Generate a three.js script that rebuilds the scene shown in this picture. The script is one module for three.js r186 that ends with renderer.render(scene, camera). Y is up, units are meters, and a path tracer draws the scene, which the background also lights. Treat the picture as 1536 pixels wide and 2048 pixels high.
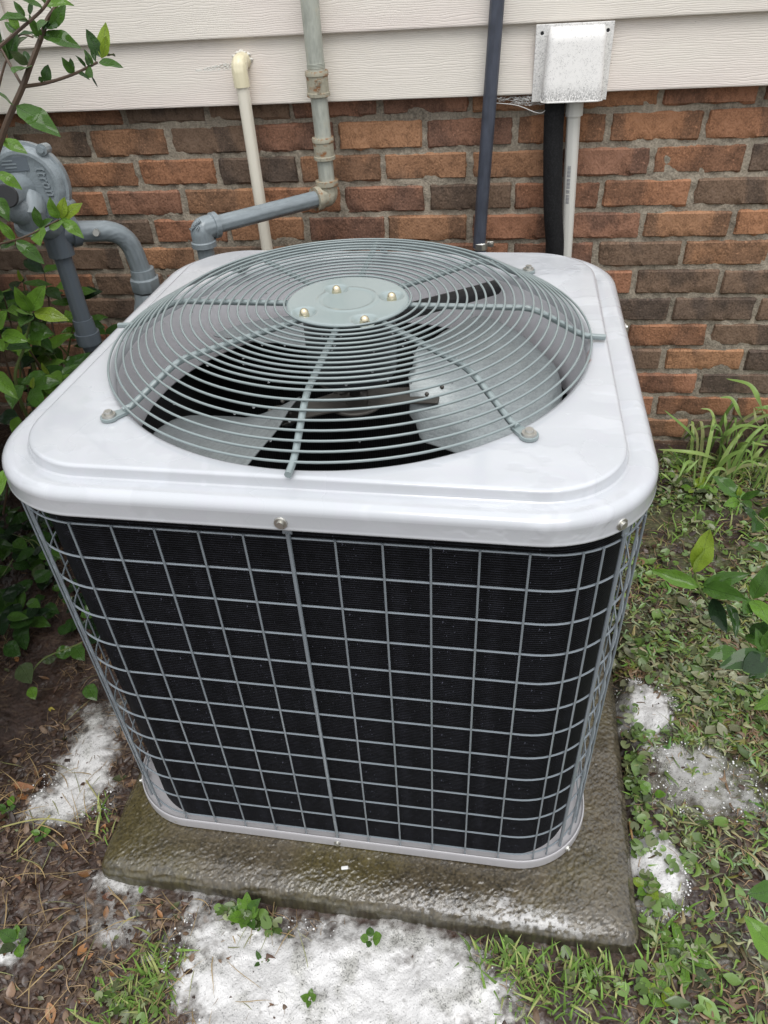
import * as THREE from 'three';
import { mergeGeometries, mergeVertices, toCreasedNormals } from 'three/addons/utils/BufferGeometryUtils.js';
import { FontLoader } from 'three/addons/loaders/FontLoader.js';
import { TextGeometry } from 'three/addons/geometries/TextGeometry.js';
import { RoundedBoxGeometry } from 'three/addons/geometries/RoundedBoxGeometry.js';

// ---------- camera, sky, sun, exposure ----------
const scene = new THREE.Scene();
const camera = new THREE.PerspectiveCamera(69.85, 0.75, 0.05, 800);
camera.position.set(0.214, 1.2736, 0.9823);
camera.rotation.set(THREE.MathUtils.degToRad(-38.4075), THREE.MathUtils.degToRad(10.6512), THREE.MathUtils.degToRad(-3.2001), 'YXZ');
scene.add(camera);
const renderer = new THREE.WebGLRenderer({ antialias: true });
renderer.setSize(768, 1024);
renderer.toneMapping = THREE.LinearToneMapping;
renderer.toneMappingExposure = 1.54;
renderer.shadowMap.enabled = true;
{ // an overcast sky, brighter towards the zenith and, behind the photographer, towards the veiled sun
  const w = 128, h = 64, d = new Float32Array(w * h * 4);
  for (let j = 0; j < h; j++) for (let i = 0; i < w; i++) {
    const el = ((j + 0.5) / h - 0.5) * Math.PI, az = ((i + 0.5) / w - 0.5) * 2 * Math.PI;
    const dx = Math.cos(el) * Math.cos(az), dz = Math.cos(el) * Math.sin(az), dy = Math.sin(el);
    const up = Math.max(0, dy);
    let L = 0.27 + 0.84 * up + 0.12 * Math.max(0, dz * 0.5 + dx * 0.1 + dy * 0.6);
    L *= 1 + 0.05 * Math.sin(7 * az + 3 * el) * Math.cos(9 * el + 2 * az);
    const o = (j * w + i) * 4;
    d[o] = L * 0.98; d[o + 1] = L * 1.0; d[o + 2] = L * 1.035; d[o + 3] = 1;
  }
  const t = new THREE.DataTexture(d, w, h, THREE.RGBAFormat, THREE.FloatType);
  t.mapping = THREE.EquirectangularReflectionMapping; t.magFilter = t.minFilter = THREE.LinearFilter; t.needsUpdate = true;
  scene.background = t; scene.environment = t;
}
const sun = new THREE.DirectionalLight(new THREE.Color(1, 0.97, 0.93), 0.9);
sun.position.set(0.7, 4.6, 2.0); sun.castShadow = true; sun.shadow.radius = 60;
sun.shadow.camera.left = -2; sun.shadow.camera.right = 2; sun.shadow.camera.top = 2; sun.shadow.camera.bottom = -2; sun.shadow.camera.far = 12;
sun.shadow.mapSize.set(2048, 2048);
scene.add(sun); scene.add(sun.target);

// ---------- small tools ----------
let seed = 12345;
const rnd = () => { seed = (seed + 0x6D2B79F5) | 0; let t = Math.imul(seed ^ (seed >>> 15), 1 | seed); t = (t + Math.imul(t ^ (t >>> 7), 61 | t)) ^ t; return ((t ^ (t >>> 14)) >>> 0) / 4294967296; };
const rr = (a, b) => a + (b - a) * rnd();
const clamp = (x, a = 0, b = 1) => Math.min(b, Math.max(a, x));
const sstep = (a, b, x) => { const t = clamp((x - a) / (b - a)); return t * t * (3 - 2 * t); };
const mix = (a, b, t) => a + (b - a) * t;
const V = (a) => new THREE.Vector3(a[0], a[1], a[2]);
const HT = new Float32Array(65536); for (let i = 0; i < 65536; i++) HT[i] = rnd();
function vn(x, y, s = 0) { // value noise, 0..1
  const xi = Math.floor(x), yi = Math.floor(y), fx = x - xi, fy = y - yi, u = fx * fx * (3 - 2 * fx), v = fy * fy * (3 - 2 * fy);
  const k = (a, b) => HT[((a + s * 37) * 73 + (b + s * 11) * 179 + ((a * b) & 63) * 131) & 65535];
  const a = k(xi, yi), b = k(xi + 1, yi), c = k(xi, yi + 1), d = k(xi + 1, yi + 1);
  return a + (b - a) * u + (c - a) * v + (a - b - c + d) * u * v;
}
function fbm(x, y, n = 4, s = 0) { let t = 0, a = 0.5, w = 0; for (let i = 0; i < n; i++) { t += a * vn(x, y, s + i); w += a; x = x * 2.03 + 1.7; y = y * 2.03 + 9.2; a *= 0.5; } return t / w; }
function tex(w, h, fn, { srgb = false, repeat } = {}) { // fn(u, v) -> [r, g, b] in 0..1 (display values when srgb)
  const d = new Uint8Array(w * h * 4);
  for (let j = 0; j < h; j++) for (let i = 0; i < w; i++) {
    const c = fn((i + 0.5) / w, (j + 0.5) / h), o = (j * w + i) * 4;
    d[o] = clamp(c[0]) * 255; d[o + 1] = clamp(c[1]) * 255; d[o + 2] = clamp(c[2]) * 255; d[o + 3] = 255;
  }
  const t = new THREE.DataTexture(d, w, h); t.magFilter = THREE.LinearFilter; t.minFilter = THREE.LinearMipmapLinearFilter; t.generateMipmaps = true;
  t.wrapS = t.wrapT = repeat ?? THREE.MirroredRepeatWrapping; if (srgb) t.colorSpace = THREE.SRGBColorSpace; t.needsUpdate = true; return t;
}
const enc = (x) => Math.pow(clamp(x), 1 / 2.2);
const lin = (r, g, b) => new THREE.Color().setRGB(r, g, b);
const std = (o) => new THREE.MeshStandardMaterial(o), phy = (o) => new THREE.MeshPhysicalMaterial(o);
const counts = {};
function numbered(n) { const k = counts[n] = (counts[n] ?? -1) + 1; return k ? `${n}_${String(k).padStart(3, '0')}` : n; }
function thing(name, label, category, group) { const o = new THREE.Group(); o.name = numbered(name); o.userData = { label, category }; if (group) o.userData.group = group; scene.add(o); return o; }
function part(name, g, m, parent) { const o = new THREE.Mesh(g, m); o.name = name; o.castShadow = o.receiveShadow = true; parent.add(o); return o; }
function solo(name, g, m, label, category, group) { const o = part(numbered(name), g, m, scene); o.userData = { label, category }; if (group) o.userData.group = group; return o; }
function struct(name, g, m) { const o = part(name, g, m, scene); o.userData.kind = 'structure'; return o; }
function stuff(o, label, category) { o.userData = { kind: 'stuff' }; if (label) Object.assign(o.userData, { label, category }); return o; }
function indexed(pos, idx, uv, col) {
  const g = new THREE.BufferGeometry(); g.setAttribute('position', new THREE.Float32BufferAttribute(pos, 3));
  if (uv) g.setAttribute('uv', new THREE.Float32BufferAttribute(uv, 2));
  if (col) g.setAttribute('color', new THREE.Float32BufferAttribute(col, 3));
  g.setIndex(idx); g.computeVertexNormals(); return g;
}
// a round bar through points, radius per point (or one), caps closed; uv in metres
function sweep(pts, rad, n = 10, { closed = false, cap = true } = {}) {
  const P = pts.map((p) => p.isVector3 ? p : V(p)), R = (i) => Array.isArray(rad) ? rad[i] : rad, m = P.length, pos = [], uv = [], idx = [];
  const T = P.map((p, i) => (closed ? P[(i + 1) % m].clone().sub(P[(i + m - 1) % m]) : P[Math.min(m - 1, i + 1)].clone().sub(P[Math.max(0, i - 1)])).normalize());
  for (let i = 1; i < m; i++) if (T[i].lengthSq() < 1e-9) T[i].copy(T[i - 1]);
  if (T[0].lengthSq() < 1e-9) T[0].copy(T[1]);
  let N = new THREE.Vector3(0, 1, 0).cross(T[0]); if (N.lengthSq() < 1e-6) N = new THREE.Vector3(1, 0, 0).cross(T[0]); N.normalize();
  let len = 0;
  for (let i = 0; i < m; i++) {
    if (i) { len += P[i].distanceTo(P[i - 1]); N.sub(T[i].clone().multiplyScalar(N.dot(T[i]))).normalize(); }
    const B = T[i].clone().cross(N);
    for (let k = 0; k <= n; k++) {
      const a = (k / n) * 2 * Math.PI, c = Math.cos(a) * R(i), s = Math.sin(a) * R(i);
      pos.push(P[i].x + N.x * c + B.x * s, P[i].y + N.y * c + B.y * s, P[i].z + N.z * c + B.z * s); uv.push((k / n) * 0.12, len);
    }
  }
  const rows = closed ? m : m - 1, q = n + 1;
  for (let i = 0; i < rows; i++) for (let k = 0; k < n; k++) { const a = i * q + k, b = ((i + 1) % m) * q + k; idx.push(a, a + 1, b, b, a + 1, b + 1); }
  if (cap && !closed) for (const [i, f] of [[0, 1], [m - 1, 0]]) {
    const c = pos.length / 3; pos.push(P[i].x, P[i].y, P[i].z); uv.push(0.06, f ? 0 : len);
    for (let k = 0; k <= n; k++) { const o = (i * q + k) * 3; pos.push(pos[o], pos[o + 1], pos[o + 2]); uv.push((k / n) * 0.12, f ? 0 : len); }
    for (let k = 0; k < n; k++) f ? idx.push(c, c + 2 + k, c + 1 + k) : idx.push(c, c + 1 + k, c + 2 + k);
  }
  return toCreasedNormals(indexed(pos, idx, uv), 0.7);
}
const curve = (pts, n = 24) => new THREE.CatmullRomCurve3(pts.map((p) => p.isVector3 ? p : V(p)), false, 'centripetal').getPoints(n);
// a pipe run with round bends at the corners
function bent(pts, r, k = 6) {
  const P = pts.map((p) => p.isVector3 ? p : V(p)), out = [P[0]];
  for (let i = 1; i < P.length - 1; i++) {
    const a = P[i - 1].clone().sub(P[i]), b = P[i + 1].clone().sub(P[i]), d = Math.min(r, a.length() * 0.49, b.length() * 0.49);
    const s = P[i].clone().addScaledVector(a.normalize(), d), e = P[i].clone().addScaledVector(b.normalize(), d);
    for (let j = 0; j <= k; j++) { const t = j / k; out.push(s.clone().multiplyScalar((1 - t) * (1 - t)).addScaledVector(P[i], 2 * t * (1 - t)).addScaledVector(e, t * t)); }
  }
  out.push(P[P.length - 1]); return out;
}
// rounded rectangle seen from its centre: distance to the outline in direction (c, s)
function rect(c, s, ax, az, r) {
  c = Math.abs(c); s = Math.abs(s);
  let t = ax / Math.max(c, 1e-9); if (t * s <= az - r + 1e-12) return t;
  t = az / Math.max(s, 1e-9); if (t * c <= ax - r + 1e-12) return t;
  const bx = ax - r, bz = az - r, d = bx * c + bz * s; return d + Math.sqrt(Math.max(0, d * d - (bx * bx + bz * bz - r * r)));
}
function loft(layers, N = 360, cx = 0, cz = 0) {
  const pos = [], uv = [], idx = [];
  for (const [ax, az, r, y] of layers) for (let i = 0; i < N; i++) {
    const a = (i / N) * 2 * Math.PI, c = Math.cos(a), s = Math.sin(a), t = rect(c, s, ax, az, r);
    pos.push(cx + c * t, y, cz + s * t); uv.push(c * t, s * t + y);
  }
  for (let j = 0; j < layers.length - 1; j++) for (let i = 0; i < N; i++) { const a = j * N + i, b = j * N + (i + 1) % N; idx.push(a, a + N, b, b, a + N, b + N); }
  return indexed(pos, idx, uv);
}
const moved = (g, x, y, z) => g.translate(x, y, z);
function hexBolt(r, h, washer) { // stands on y = 0
  const g = [new THREE.CylinderGeometry(r * 0.96, r, h, 6).toNonIndexed()]; g[0].translate(0, h / 2 + 0.001, 0);
  if (washer) { const w = new THREE.CylinderGeometry(washer * 0.92, washer, 0.0022, 20).toNonIndexed(); w.translate(0, 0.0011, 0); g.push(w); }
  return mergeGeometries(g);
}

// ---------- ground ----------
const padIn = (x, z, e) => sstep(e, 0, Math.max(-0.42 - x, x - 0.478, -0.46 - z, z - 0.47, 0));
function baseY(x, z) {
  const t = clamp((0.45 - z) / 1.2, 0, 1.03);
  return 0.012 + 0.115 * t;
}
function groundY(x, z) {
  let y = baseY(x, z) + (fbm(x * 9 + 40, z * 9 + 7, 3, 3) - 0.5) * 0.022 + (fbm(x * 38 + 4, z * 38 + 70, 2, 9) - 0.5) * 0.009;
  return mix(y, Math.min(y, 0.015), padIn(x, z, 0.035));
}
const M = {};
{
  const moss = (x, z) => clamp(sstep(0.30, 0.75, x) * sstep(-0.75, -0.35, z) * (1 - 0.75 * sstep(0.05, 0.35, z)) + 0.45 * sstep(0.5, 0.75, x) * sstep(0.25, 0.5, z));
  const map = tex(2048, 2048, (u, v) => {
    const x = (u - 0.5) * 2.8, z = (v - 0.5) * 2.8;
    const a = fbm(x * 6, z * 6, 4, 1), b = fbm(x * 40, z * 40, 3, 5), c = vn(x * 260, z * 260, 2), fib = vn(x * 60 + 30 * fbm(x * 5, z * 5, 2, 8), z * 340, 4), e = vn(x * 420, z * 420, 12);
    let r = 0.050, g = 0.028, bl = 0.020; const k = 0.5 + 0.75 * a + 0.7 * (b - 0.5) + 0.55 * (c - 0.5) + 0.4 * (e - 0.5);
    r *= k; g *= k; bl *= k;
    const lit = sstep(0.5, 0.75, b) * sstep(0.45, 0.9, fib) * 0.6; r = mix(r, 0.17, lit); g = mix(g, 0.12, lit); bl = mix(bl, 0.075, lit);
    const front = sstep(0.44, 0.56, z) * sstep(-0.1, -0.4, x) * sstep(0.45, 0.6, b) * 0.35; r = mix(r, 0.22, front); g = mix(g, 0.15, front); bl = mix(bl, 0.10, front);
    const mo = clamp(moss(x, z) * sstep(0.32, 0.58, 0.55 * a + 0.45 * b)); const q = 0.5 + 0.9 * c * b * 2;
    r = mix(r, 0.085 * q, mo * 0.75); g = mix(g, 0.118 * q, mo * 0.75); bl = mix(bl, 0.034 * q, mo * 0.75);
    return [enc(r), enc(g), enc(bl)];
  }, { srgb: true });
  const bump = tex(1024, 1024, (u, v) => { const x = u * 1.4, z = v * 1.4; const b = 0.5 * fbm(x * 45, z * 45, 4, 2) + 0.5 * fbm(x * 160, z * 160, 3, 6); return [b, b, b]; });
  const rough = tex(1024, 1024, (u, v) => { const x = u * 1.4, z = v * 1.4; const r = 0.32 + 0.5 * sstep(0.35, 0.6, 0.6 * fbm(x * 14, z * 14, 3, 7) + 0.4 * vn(x * 200, z * 200, 1)); return [r, r, r]; });
  bump.repeat.set(2, 2); rough.repeat.set(2, 2);
  M.ground = std({ map, bumpMap: bump, bumpScale: 0.007, roughnessMap: rough, roughness: 1 });
  // one sheet: fine within reach of the camera, coarse out to the horizon
  const axis = (lo, hi, step) => { const a = []; for (let x = lo; x <= hi + 1e-6; x += step) a.push(x); let s = step * 2; while (a[a.length - 1] < 320) { a.push(a[a.length - 1] + s); a.unshift(a[0] - s); s *= 1.5; } return a; };
  const X = axis(-1.15, 1.15, 0.0075), Z = axis(-0.95, 0.85, 0.0075), pos = [], uv = [], idx = [];
  for (const z of Z) for (const x of X) { pos.push(x, groundY(x, z), z); uv.push(x / 2.8 + 0.5, z / 2.8 + 0.5); }
  const w = X.length;
  for (let j = 0; j < Z.length - 1; j++) for (let i = 0; i < w - 1; i++) { const a = j * w + i; idx.push(a, a + w, a + 1, a + 1, a + w, a + w + 1); }
  struct('ground', indexed(pos, idx, uv), M.ground);
}

// ---------- house wall: brick below, wood-grained siding above ----------
const WALL = new THREE.Matrix4().makeBasis(new THREE.Vector3(0.9996, 0.0096, -0.0262), new THREE.Vector3(-0.0096, 1, 0.0003), new THREE.Vector3(0.0262, 0, 0.9997)).setPosition(-0.0207, 0.9527, -0.7897);
function onWall(name, label, category, group) { const o = thing(name, label, category, group); WALL.decompose(o.position, o.quaternion, o.scale); o.scale.set(1, 1, 1); return o; }
const house = onWall('house', 'house wall of red brown bricks below cream wood grained siding boards', 'house');
{
  const bmap = tex(1024, 1024, (u, v) => {
    const x = u * 0.6, y = v * 0.6, a = fbm(x * 22, y * 22, 4, 3), b = fbm(x * 95, y * 95, 3, 8), c = vn(x * 520, y * 520, 2), e = vn(x * 300, y * 60, 5);
    let k = 0.60 + 0.55 * a + 0.45 * (b - 0.5) + 0.5 * (c - 0.5) + 0.2 * (e - 0.5), r = 0.98 * k, g = 0.95 * k, bl = 0.9 * k;
    const dk = sstep(0.60, 0.78, fbm(x * 14 + 5, y * 9, 3, 12)) * 0.35; r *= 1 - dk; g *= 1 - dk * 0.9; bl *= 1 - dk * 0.75;
    const sp = sstep(0.86, 0.93, vn(x * 470, y * 470, 9)) * sstep(0.3, 0.55, b); r = mix(r, 1.4, sp * 0.8); g = mix(g, 1, sp); bl = mix(bl, 1.6, sp); g = Math.min(1, g + sp * 0.3);  // pale specks: sand and salt, with wet glints put into the colour
    return [enc(r), enc(g), enc(bl)];
  }, { srgb: true });
  const bbump = tex(1024, 1024, (u, v) => { const x = u * 0.6, y = v * 0.6; const b = 0.5 * fbm(x * 50, y * 40, 3, 4) + 0.3 * vn(x * 330, y * 250, 6) + 0.2 * fbm(x * 240, y * 60, 2, 9); return [b, b, b]; });
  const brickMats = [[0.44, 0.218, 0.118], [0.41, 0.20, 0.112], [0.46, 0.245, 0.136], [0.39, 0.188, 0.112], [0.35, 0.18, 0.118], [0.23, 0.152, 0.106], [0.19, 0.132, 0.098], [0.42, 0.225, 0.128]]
    .map(([r, g, b]) => std({ color: lin(r, g, b), map: bmap, bumpMap: bbump, bumpScale: 0.0028, roughness: 0.82, metalness: 0 }));
  // a brick face with an uneven outline, chipped arrises and a slightly bowed front
  function brickGeo(L, H, k) {
    const nx = 16, ny = 6, pos = [], uv = [], idx = [], ou = rr(0, 0.5), ov = rr(0, 0.5), s = k * 7.3;
    const rag = (i, j) => [(j === 0 || j === ny ? (fbm(i * 0.55 + s, j * 3 + s, 2, 2) - 0.5) * (j === 0 ? 0.009 : 0.004) : 0), (i === 0 || i === nx ? (fbm(j * 0.9 + s, i + s, 2, 5) - 0.5) * 0.006 : 0)];
    for (const ring of [0, 1]) for (let j = 0; j <= ny; j++) for (let i = 0; i <= nx; i++) {
      const ex = Math.min(i, nx - i), ey = Math.min(j, ny - j), edge = Math.min(ex, ey), [dy, dx] = rag(i, j);
      const fx = i === 0 ? 0 : i === nx ? 1 : i === 1 ? 0.018 : i === nx - 1 ? 0.982 : i / nx, fy = j === 0 ? 0 : j === ny ? 1 : j === 1 ? 0.07 : j === ny - 1 ? 0.93 : j / ny;
      let x = (fx - 0.5) * L + dx, y = (fy - 0.5) * H + dy;
      if (!ex && !ey) { x *= 0.988; y *= 0.95; }
      let z = (fbm(x * 30 + s * 3, y * 30 + s, 3, 7) - 0.5) * 0.006;
      if (edge === 0) z -= 0.0038 + 0.003 * vn(i * 1.3 + s, j * 1.1 + s, 3);
      if (j === 1 && vn(i * 0.6 + s, 3, 8) > 0.66) z -= 0.004;
      if (ring) { if (edge) continue; z = -0.03; }
      pos.push(x, y, z); uv.push(x / 0.6 + ou, y / 0.6 + ov);
    }
    const w = nx + 1; for (let j = 0; j < ny; j++) for (let i = 0; i < nx; i++) { const a = j * w + i; idx.push(a, a + 1, a + w, a + w, a + 1, a + w + 1); }
    const rim = []; for (let i = 0; i <= nx; i++) rim.push([i, 0]); for (let j = 1; j <= ny; j++) rim.push([nx, j]); for (let i = nx - 1; i >= 0; i--) rim.push([i, ny]); for (let j = ny - 1; j > 0; j--) rim.push([0, j]);
    const back = new Map(); let n = w * (ny + 1); for (let j = 0; j <= ny; j++) for (let i = 0; i <= nx; i++) if (i === 0 || j === 0 || i === nx || j === ny) back.set(j * w + i, n++);
    for (let q = 0; q < rim.length; q++) { const a = rim[q][1] * w + rim[q][0], nb = rim[(q + 1) % rim.length], b = nb[1] * w + nb[0]; idx.push(a, back.get(a), b, b, back.get(a), back.get(b)); }
    return toCreasedNormals(indexed(pos, idx, uv), 0.42);
  }
  const P = 0.1965, C = 0.0676, variants = []; for (let k = 0; k < 18; k++) variants.push(brickGeo(0.1845, 0.0560, k));
  for (let k = -1; k < 14; k++) for (let i = -8; i < 8; i++) {
    const u = ((0.2 + 0.006 * Math.max(0, k) + (k & 1 ? 0.5 : 0)) + i) * P + P / 2, v = -(k + 0.5) * C;
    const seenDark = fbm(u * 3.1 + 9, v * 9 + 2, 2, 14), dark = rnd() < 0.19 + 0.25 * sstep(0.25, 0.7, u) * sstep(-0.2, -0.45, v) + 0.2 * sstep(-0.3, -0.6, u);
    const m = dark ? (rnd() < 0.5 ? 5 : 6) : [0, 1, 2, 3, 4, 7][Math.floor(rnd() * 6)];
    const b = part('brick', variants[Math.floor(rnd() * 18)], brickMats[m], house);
    b.position.set(u + rr(-0.002, 0.002), v - 0.001 + rr(-0.0012, 0.0012), rr(-0.0015, 0.0025)); b.rotation.set(rr(-0.012, 0.012), rr(-0.008, 0.008), rr(-0.006, 0.006)); if (rnd() < 0.4) b.scale.x = -1, b.scale.x = 1;
  }
  const mmap = tex(1024, 1024, (u, v) => { const x = u * 1.2, y = v * 1.2, a = fbm(x * 9, y * 9, 4, 2), c = vn(x * 420, y * 420, 4), b = fbm(x * 90, y * 90, 3, 6); const k = 0.5 + 0.6 * a + 0.5 * (c - 0.5) + 0.4 * (b - 0.5); return [enc(0.43 * k), enc(0.37 * k), enc(0.29 * k)]; }, { srgb: true });
  const pos = [], uv = [], idx = [], nx = 420, ny = 150; // the mortar, tooled by hand and lumpy
  for (let j = 0; j <= ny; j++) for (let i = 0; i <= nx; i++) { const x = -1.6 + i / nx * 3.2, y = -1.0 + j / ny * 1.1; pos.push(x, y, -0.0052 + (fbm(x * 60, y * 60, 3, 5) - 0.5) * 0.008 + (fbm(x * 9, y * 9, 2, 1) - 0.5) * 0.006); uv.push(x / 1.2, y / 1.2); }
  for (let j = 0; j < ny; j++) for (let i = 0; i < nx; i++) { const a = j * (nx + 1) + i; idx.push(a, a + 1, a + nx + 1, a + nx + 1, a + 1, a + nx + 2); }
  part('mortar', indexed(pos, idx, uv), std({ map: mmap, bumpMap: mmap, bumpScale: 0.004, roughness: 0.95 }), house);

  // siding: each board leans out towards its lower edge and laps the one below
  const grain = tex(2048, 512, (u, v) => { const x = u * 1.6, y = v * 0.127; const wv = y * 260 + 2.6 * fbm(x * 7, y * 40, 3, 2) + 1.2 * fbm(x * 30, y * 90, 2, 6); const l = Math.abs((wv % 1) - 0.5) * 2; const b = 0.35 + 0.65 * sstep(0.03, 0.4, l) * (0.6 + 0.4 * fbm(x * 20, y * 200, 2, 9)); return [b, b, b]; });
  const smap = tex(1024, 256, (u, v) => { const x = u * 1.6, y = v * 0.127; const a = fbm(x * 3, y * 12, 3, 3), p = fbm(x * 2.1 + 4, y * 6 + 2, 2, 8), wv = y * 260 + 2.6 * fbm(x * 7, y * 40, 3, 2); const k = 0.96 + 0.08 * (a - 0.5) + 0.03 * (vn(x * 60, wv, 2) - 0.5); const pk = sstep(0.5, 0.72, p) * 0.06; const d = sstep(0.985, 0.995, vn(x * 160, y * 160, 7)) * 0.5; return [enc(0.85 * k * (1 - d) + pk * 0.05), enc((0.795 - pk * 0.4) * k * (1 - d)), enc((0.715 - pk * 0.1) * k * (1 - d))]; }, { srgb: true });
  const sm = [0, 0.37, 0.71].map((o) => { const a = smap.clone(), b = grain.clone(); a.offset.set(o, 0); b.offset.set(o, 0); a.needsUpdate = b.needsUpdate = true; return std({ map: a, bumpMap: b, bumpScale: 0.0007, roughness: 0.5 }); });
  for (let k = 0; k < 7; k++) {
    const y = 0.0378 + k * 0.1233, sh = new THREE.Shape(); // profile in (out, up)
    sh.moveTo(0.002, y + 0.014); sh.lineTo(0.0285, y + 0.0035); sh.quadraticCurveTo(0.0295, y, 0.0315, y + 0.0012); sh.quadraticCurveTo(0.033, y + 0.002, 0.0326, y + 0.006); sh.lineTo(0.0195, y + 0.118); sh.lineTo(0.0165, y + 0.1265); sh.lineTo(0.002, y + 0.13);
    const g = new THREE.ExtrudeGeometry(sh, { depth: 3.2, bevelEnabled: false, curveSegments: 4, steps: 1 });
    g.rotateY(-Math.PI / 2); // out -> +z, run -> x
    const p = g.attributes.position, n = new Float32Array(p.count * 2);
    for (let i = 0; i < p.count; i++) { p.setX(i, p.getX(i) + 1.6); n[i * 2] = p.getX(i) / 1.6; n[i * 2 + 1] = (p.getY(i) - y) / 0.127; }
    g.setAttribute('uv', new THREE.BufferAttribute(n, 2)); g.computeVertexNormals();
    part('siding_board', g, sm[k % 3], house);
  }
  const board = part('trim_board', new RoundedBoxGeometry(0.09, 0.7, 0.03, 2, 0.004), std({ color: lin(0.74, 0.71, 0.66), roughness: 0.5 }), house); board.position.set(-0.882, 0.52, 0.05);
}

// ---------- pipes and fittings on the wall (places in the wall's own axes: along, up, out) ----------
const font = await new FontLoader().loadAsync('fonts/droid/droid_sans_bold.typeface.json');
const letters = (s, size, depth) => { const g = new TextGeometry(s, { font, size, depth, curveSegments: 3, bevelEnabled: false }); g.computeBoundingBox(); const b = g.boundingBox; g.translate(-(b.min.x + b.max.x) / 2, -(b.min.y + b.max.y) / 2, 0); return g; };
{
  const wear = (base, rust, amt, f) => tex(512, 512, (u, v) => { const x = u, y = v, a = fbm(x * 7, y * 9, 4, f), b = fbm(x * 40, y * 22, 3, f + 3), s = vn(x * 60, y * 7, f + 5); const k = 0.85 + 0.3 * (a - 0.5) + 0.28 * (b - 0.5) + 0.12 * (s - 0.5); const t = sstep(0.97 - amt, 1.2 - amt, a * 0.6 + s * 0.15 + b * 0.25); return [0, 1, 2].map((i) => enc(mix(base[i] * k, rust[i] * (0.6 + 0.8 * b), t))); }, { srgb: true });
  const rust = [0.26, 0.115, 0.04];
  const mp = wear([0.55, 0.57, 0.50], [0.40, 0.37, 0.28], 0.36, 1); mp.repeat.set(6, 4); mp.wrapS = mp.wrapT = THREE.RepeatWrapping;
  const mc = wear([0.52, 0.49, 0.38], rust, 0.52, 4); mc.repeat.set(7, 11); mc.wrapS = mc.wrapT = THREE.RepeatWrapping;
  M.galv = std({ map: mp, roughness: 0.5, metalness: 0.15 }); M.rusty = std({ map: mc, roughness: 0.65, metalness: 0.1 });
  const gm = wear([0.28, 0.325, 0.35], [0.22, 0.26, 0.28], 0.4, 7); gm.repeat.set(5, 3); gm.wrapS = gm.wrapT = THREE.RepeatWrapping;
  M.gas = phy({ map: gm, roughness: 0.42, clearcoat: 0.45, clearcoatRoughness: 0.2 });
  M.gasDark = phy({ color: lin(0.13, 0.155, 0.18), roughness: 0.4, clearcoat: 0.5, clearcoatRoughness: 0.2 });
  M.steel = std({ color: lin(0.55, 0.54, 0.5), metalness: 0.85, roughness: 0.32 });

  // cream condensate pipe
  const cd = onWall('condensate_pipe', 'cream plastic drain pipe with an elbow coming out of the siding', 'pipe');
  const cream = phy({ color: lin(0.82, 0.75, 0.53), roughness: 0.35, clearcoat: 0.3 }), creamPipe = phy({ color: lin(0.86, 0.81, 0.69), roughness: 0.4, clearcoat: 0.2 });
  const CU = [-0.341, 0.117];
  part('elbow', sweep([...bent([[CU[0] + 0.002, CU[1] + 0.004, 0.02], [CU[0], CU[1] + 0.004, 0.057], [CU[0] + 0.001, CU[1] - 0.04, 0.058]], 0.02, 7)], 0.0168, 20), cream, cd);
  part('pipe', sweep([[CU[0] + 0.0015, CU[1] - 0.03, 0.058], [CU[0] + 0.002, -0.6, 0.058]], 0.0136, 18), creamPipe, cd);
  const sealR = []; for (let i = 0; i < 46; i++) { const s = new THREE.SphereGeometry(rr(0.0016, 0.0034), 6, 5).toNonIndexed(); const a = rr(-0.3, 3.5), q = rr(0.015, 0.021); s.scale(1.3, 0.9, 0.6); s.translate(CU[0] + Math.cos(a) * q, CU[1] + 0.006 + Math.sin(a) * q * 0.8, 0.026 + rr(-0.002, 0.003)); sealR.push(s); }
  for (let i = 0; i < 150; i++) { const s = new THREE.SphereGeometry(rr(0.0007, 0.0019), 5, 4).toNonIndexed(); s.scale(1.5, 0.9, 0.22); const q = rnd(); s.translate(CU[0] - 0.02 - q * 0.085, CU[1] - 0.004 - q * 0.008 + rr(-1, 1) * 0.007 * (1 - q * 0.5), 0.0252); sealR.push(s); }
  part('caulk', mergeGeometries(sealR), std({ color: lin(0.8, 0.78, 0.72), roughness: 0.6 }), cd).userData.kind = 'stuff';

  // gas riser
  const gp = onWall('gas_pipe', 'weathered grey gas pipe with rusty couplings running down the siding', 'pipe');
  const u = -0.176, o = 0.065;
  part('pipe', sweep([[u - 0.001, 0.8, o], [u, 0.08, o]], 0.0182, 22), M.galv, gp);
  const collar = (y1, y0, r) => sweep([[u, y1, o], [u, y1, o], [u, y1 - 0.002, o], [u, y1 - 0.0085, o], [u, y1 - 0.0095, o], [u, y1 - 0.0095, o], [u, y0 + 0.0095, o], [u, y0 + 0.0095, o], [u, y0 + 0.0085, o], [u, y0 + 0.002, o], [u, y0, o]], [r * 0.8, r * 0.97, r, r, r * 0.95, r * 0.93, r * 0.93, r * 0.95, r, r, r * 0.8], 26);
  const c1 = part('coupling', collar(0.1023, 0.0542, 0.0245), M.rusty, gp);
  const c2 = part('coupling', collar(-0.0221, -0.0680, 0.0238), M.rusty, gp);
  const mark = (s, y, sz, r, par) => { const g = letters(s, sz, 0.002); g.translate(u + 0.006, y, o + r * 0.955); part('mark', g, M.rusty, par); };
  mark('SP', 0.0834, 0.0105, 0.0235, c1); mark('S', 0.0688, 0.0105, 0.0235, c1);
  for (const yy of [0.101, 0.0985, 0.096, 0.0935]) part('thread', new THREE.TorusGeometry(0.0184, 0.0007, 5, 28).rotateX(Math.PI / 2).translate(u, yy + 0.014, o), M.galv, gp);
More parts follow.
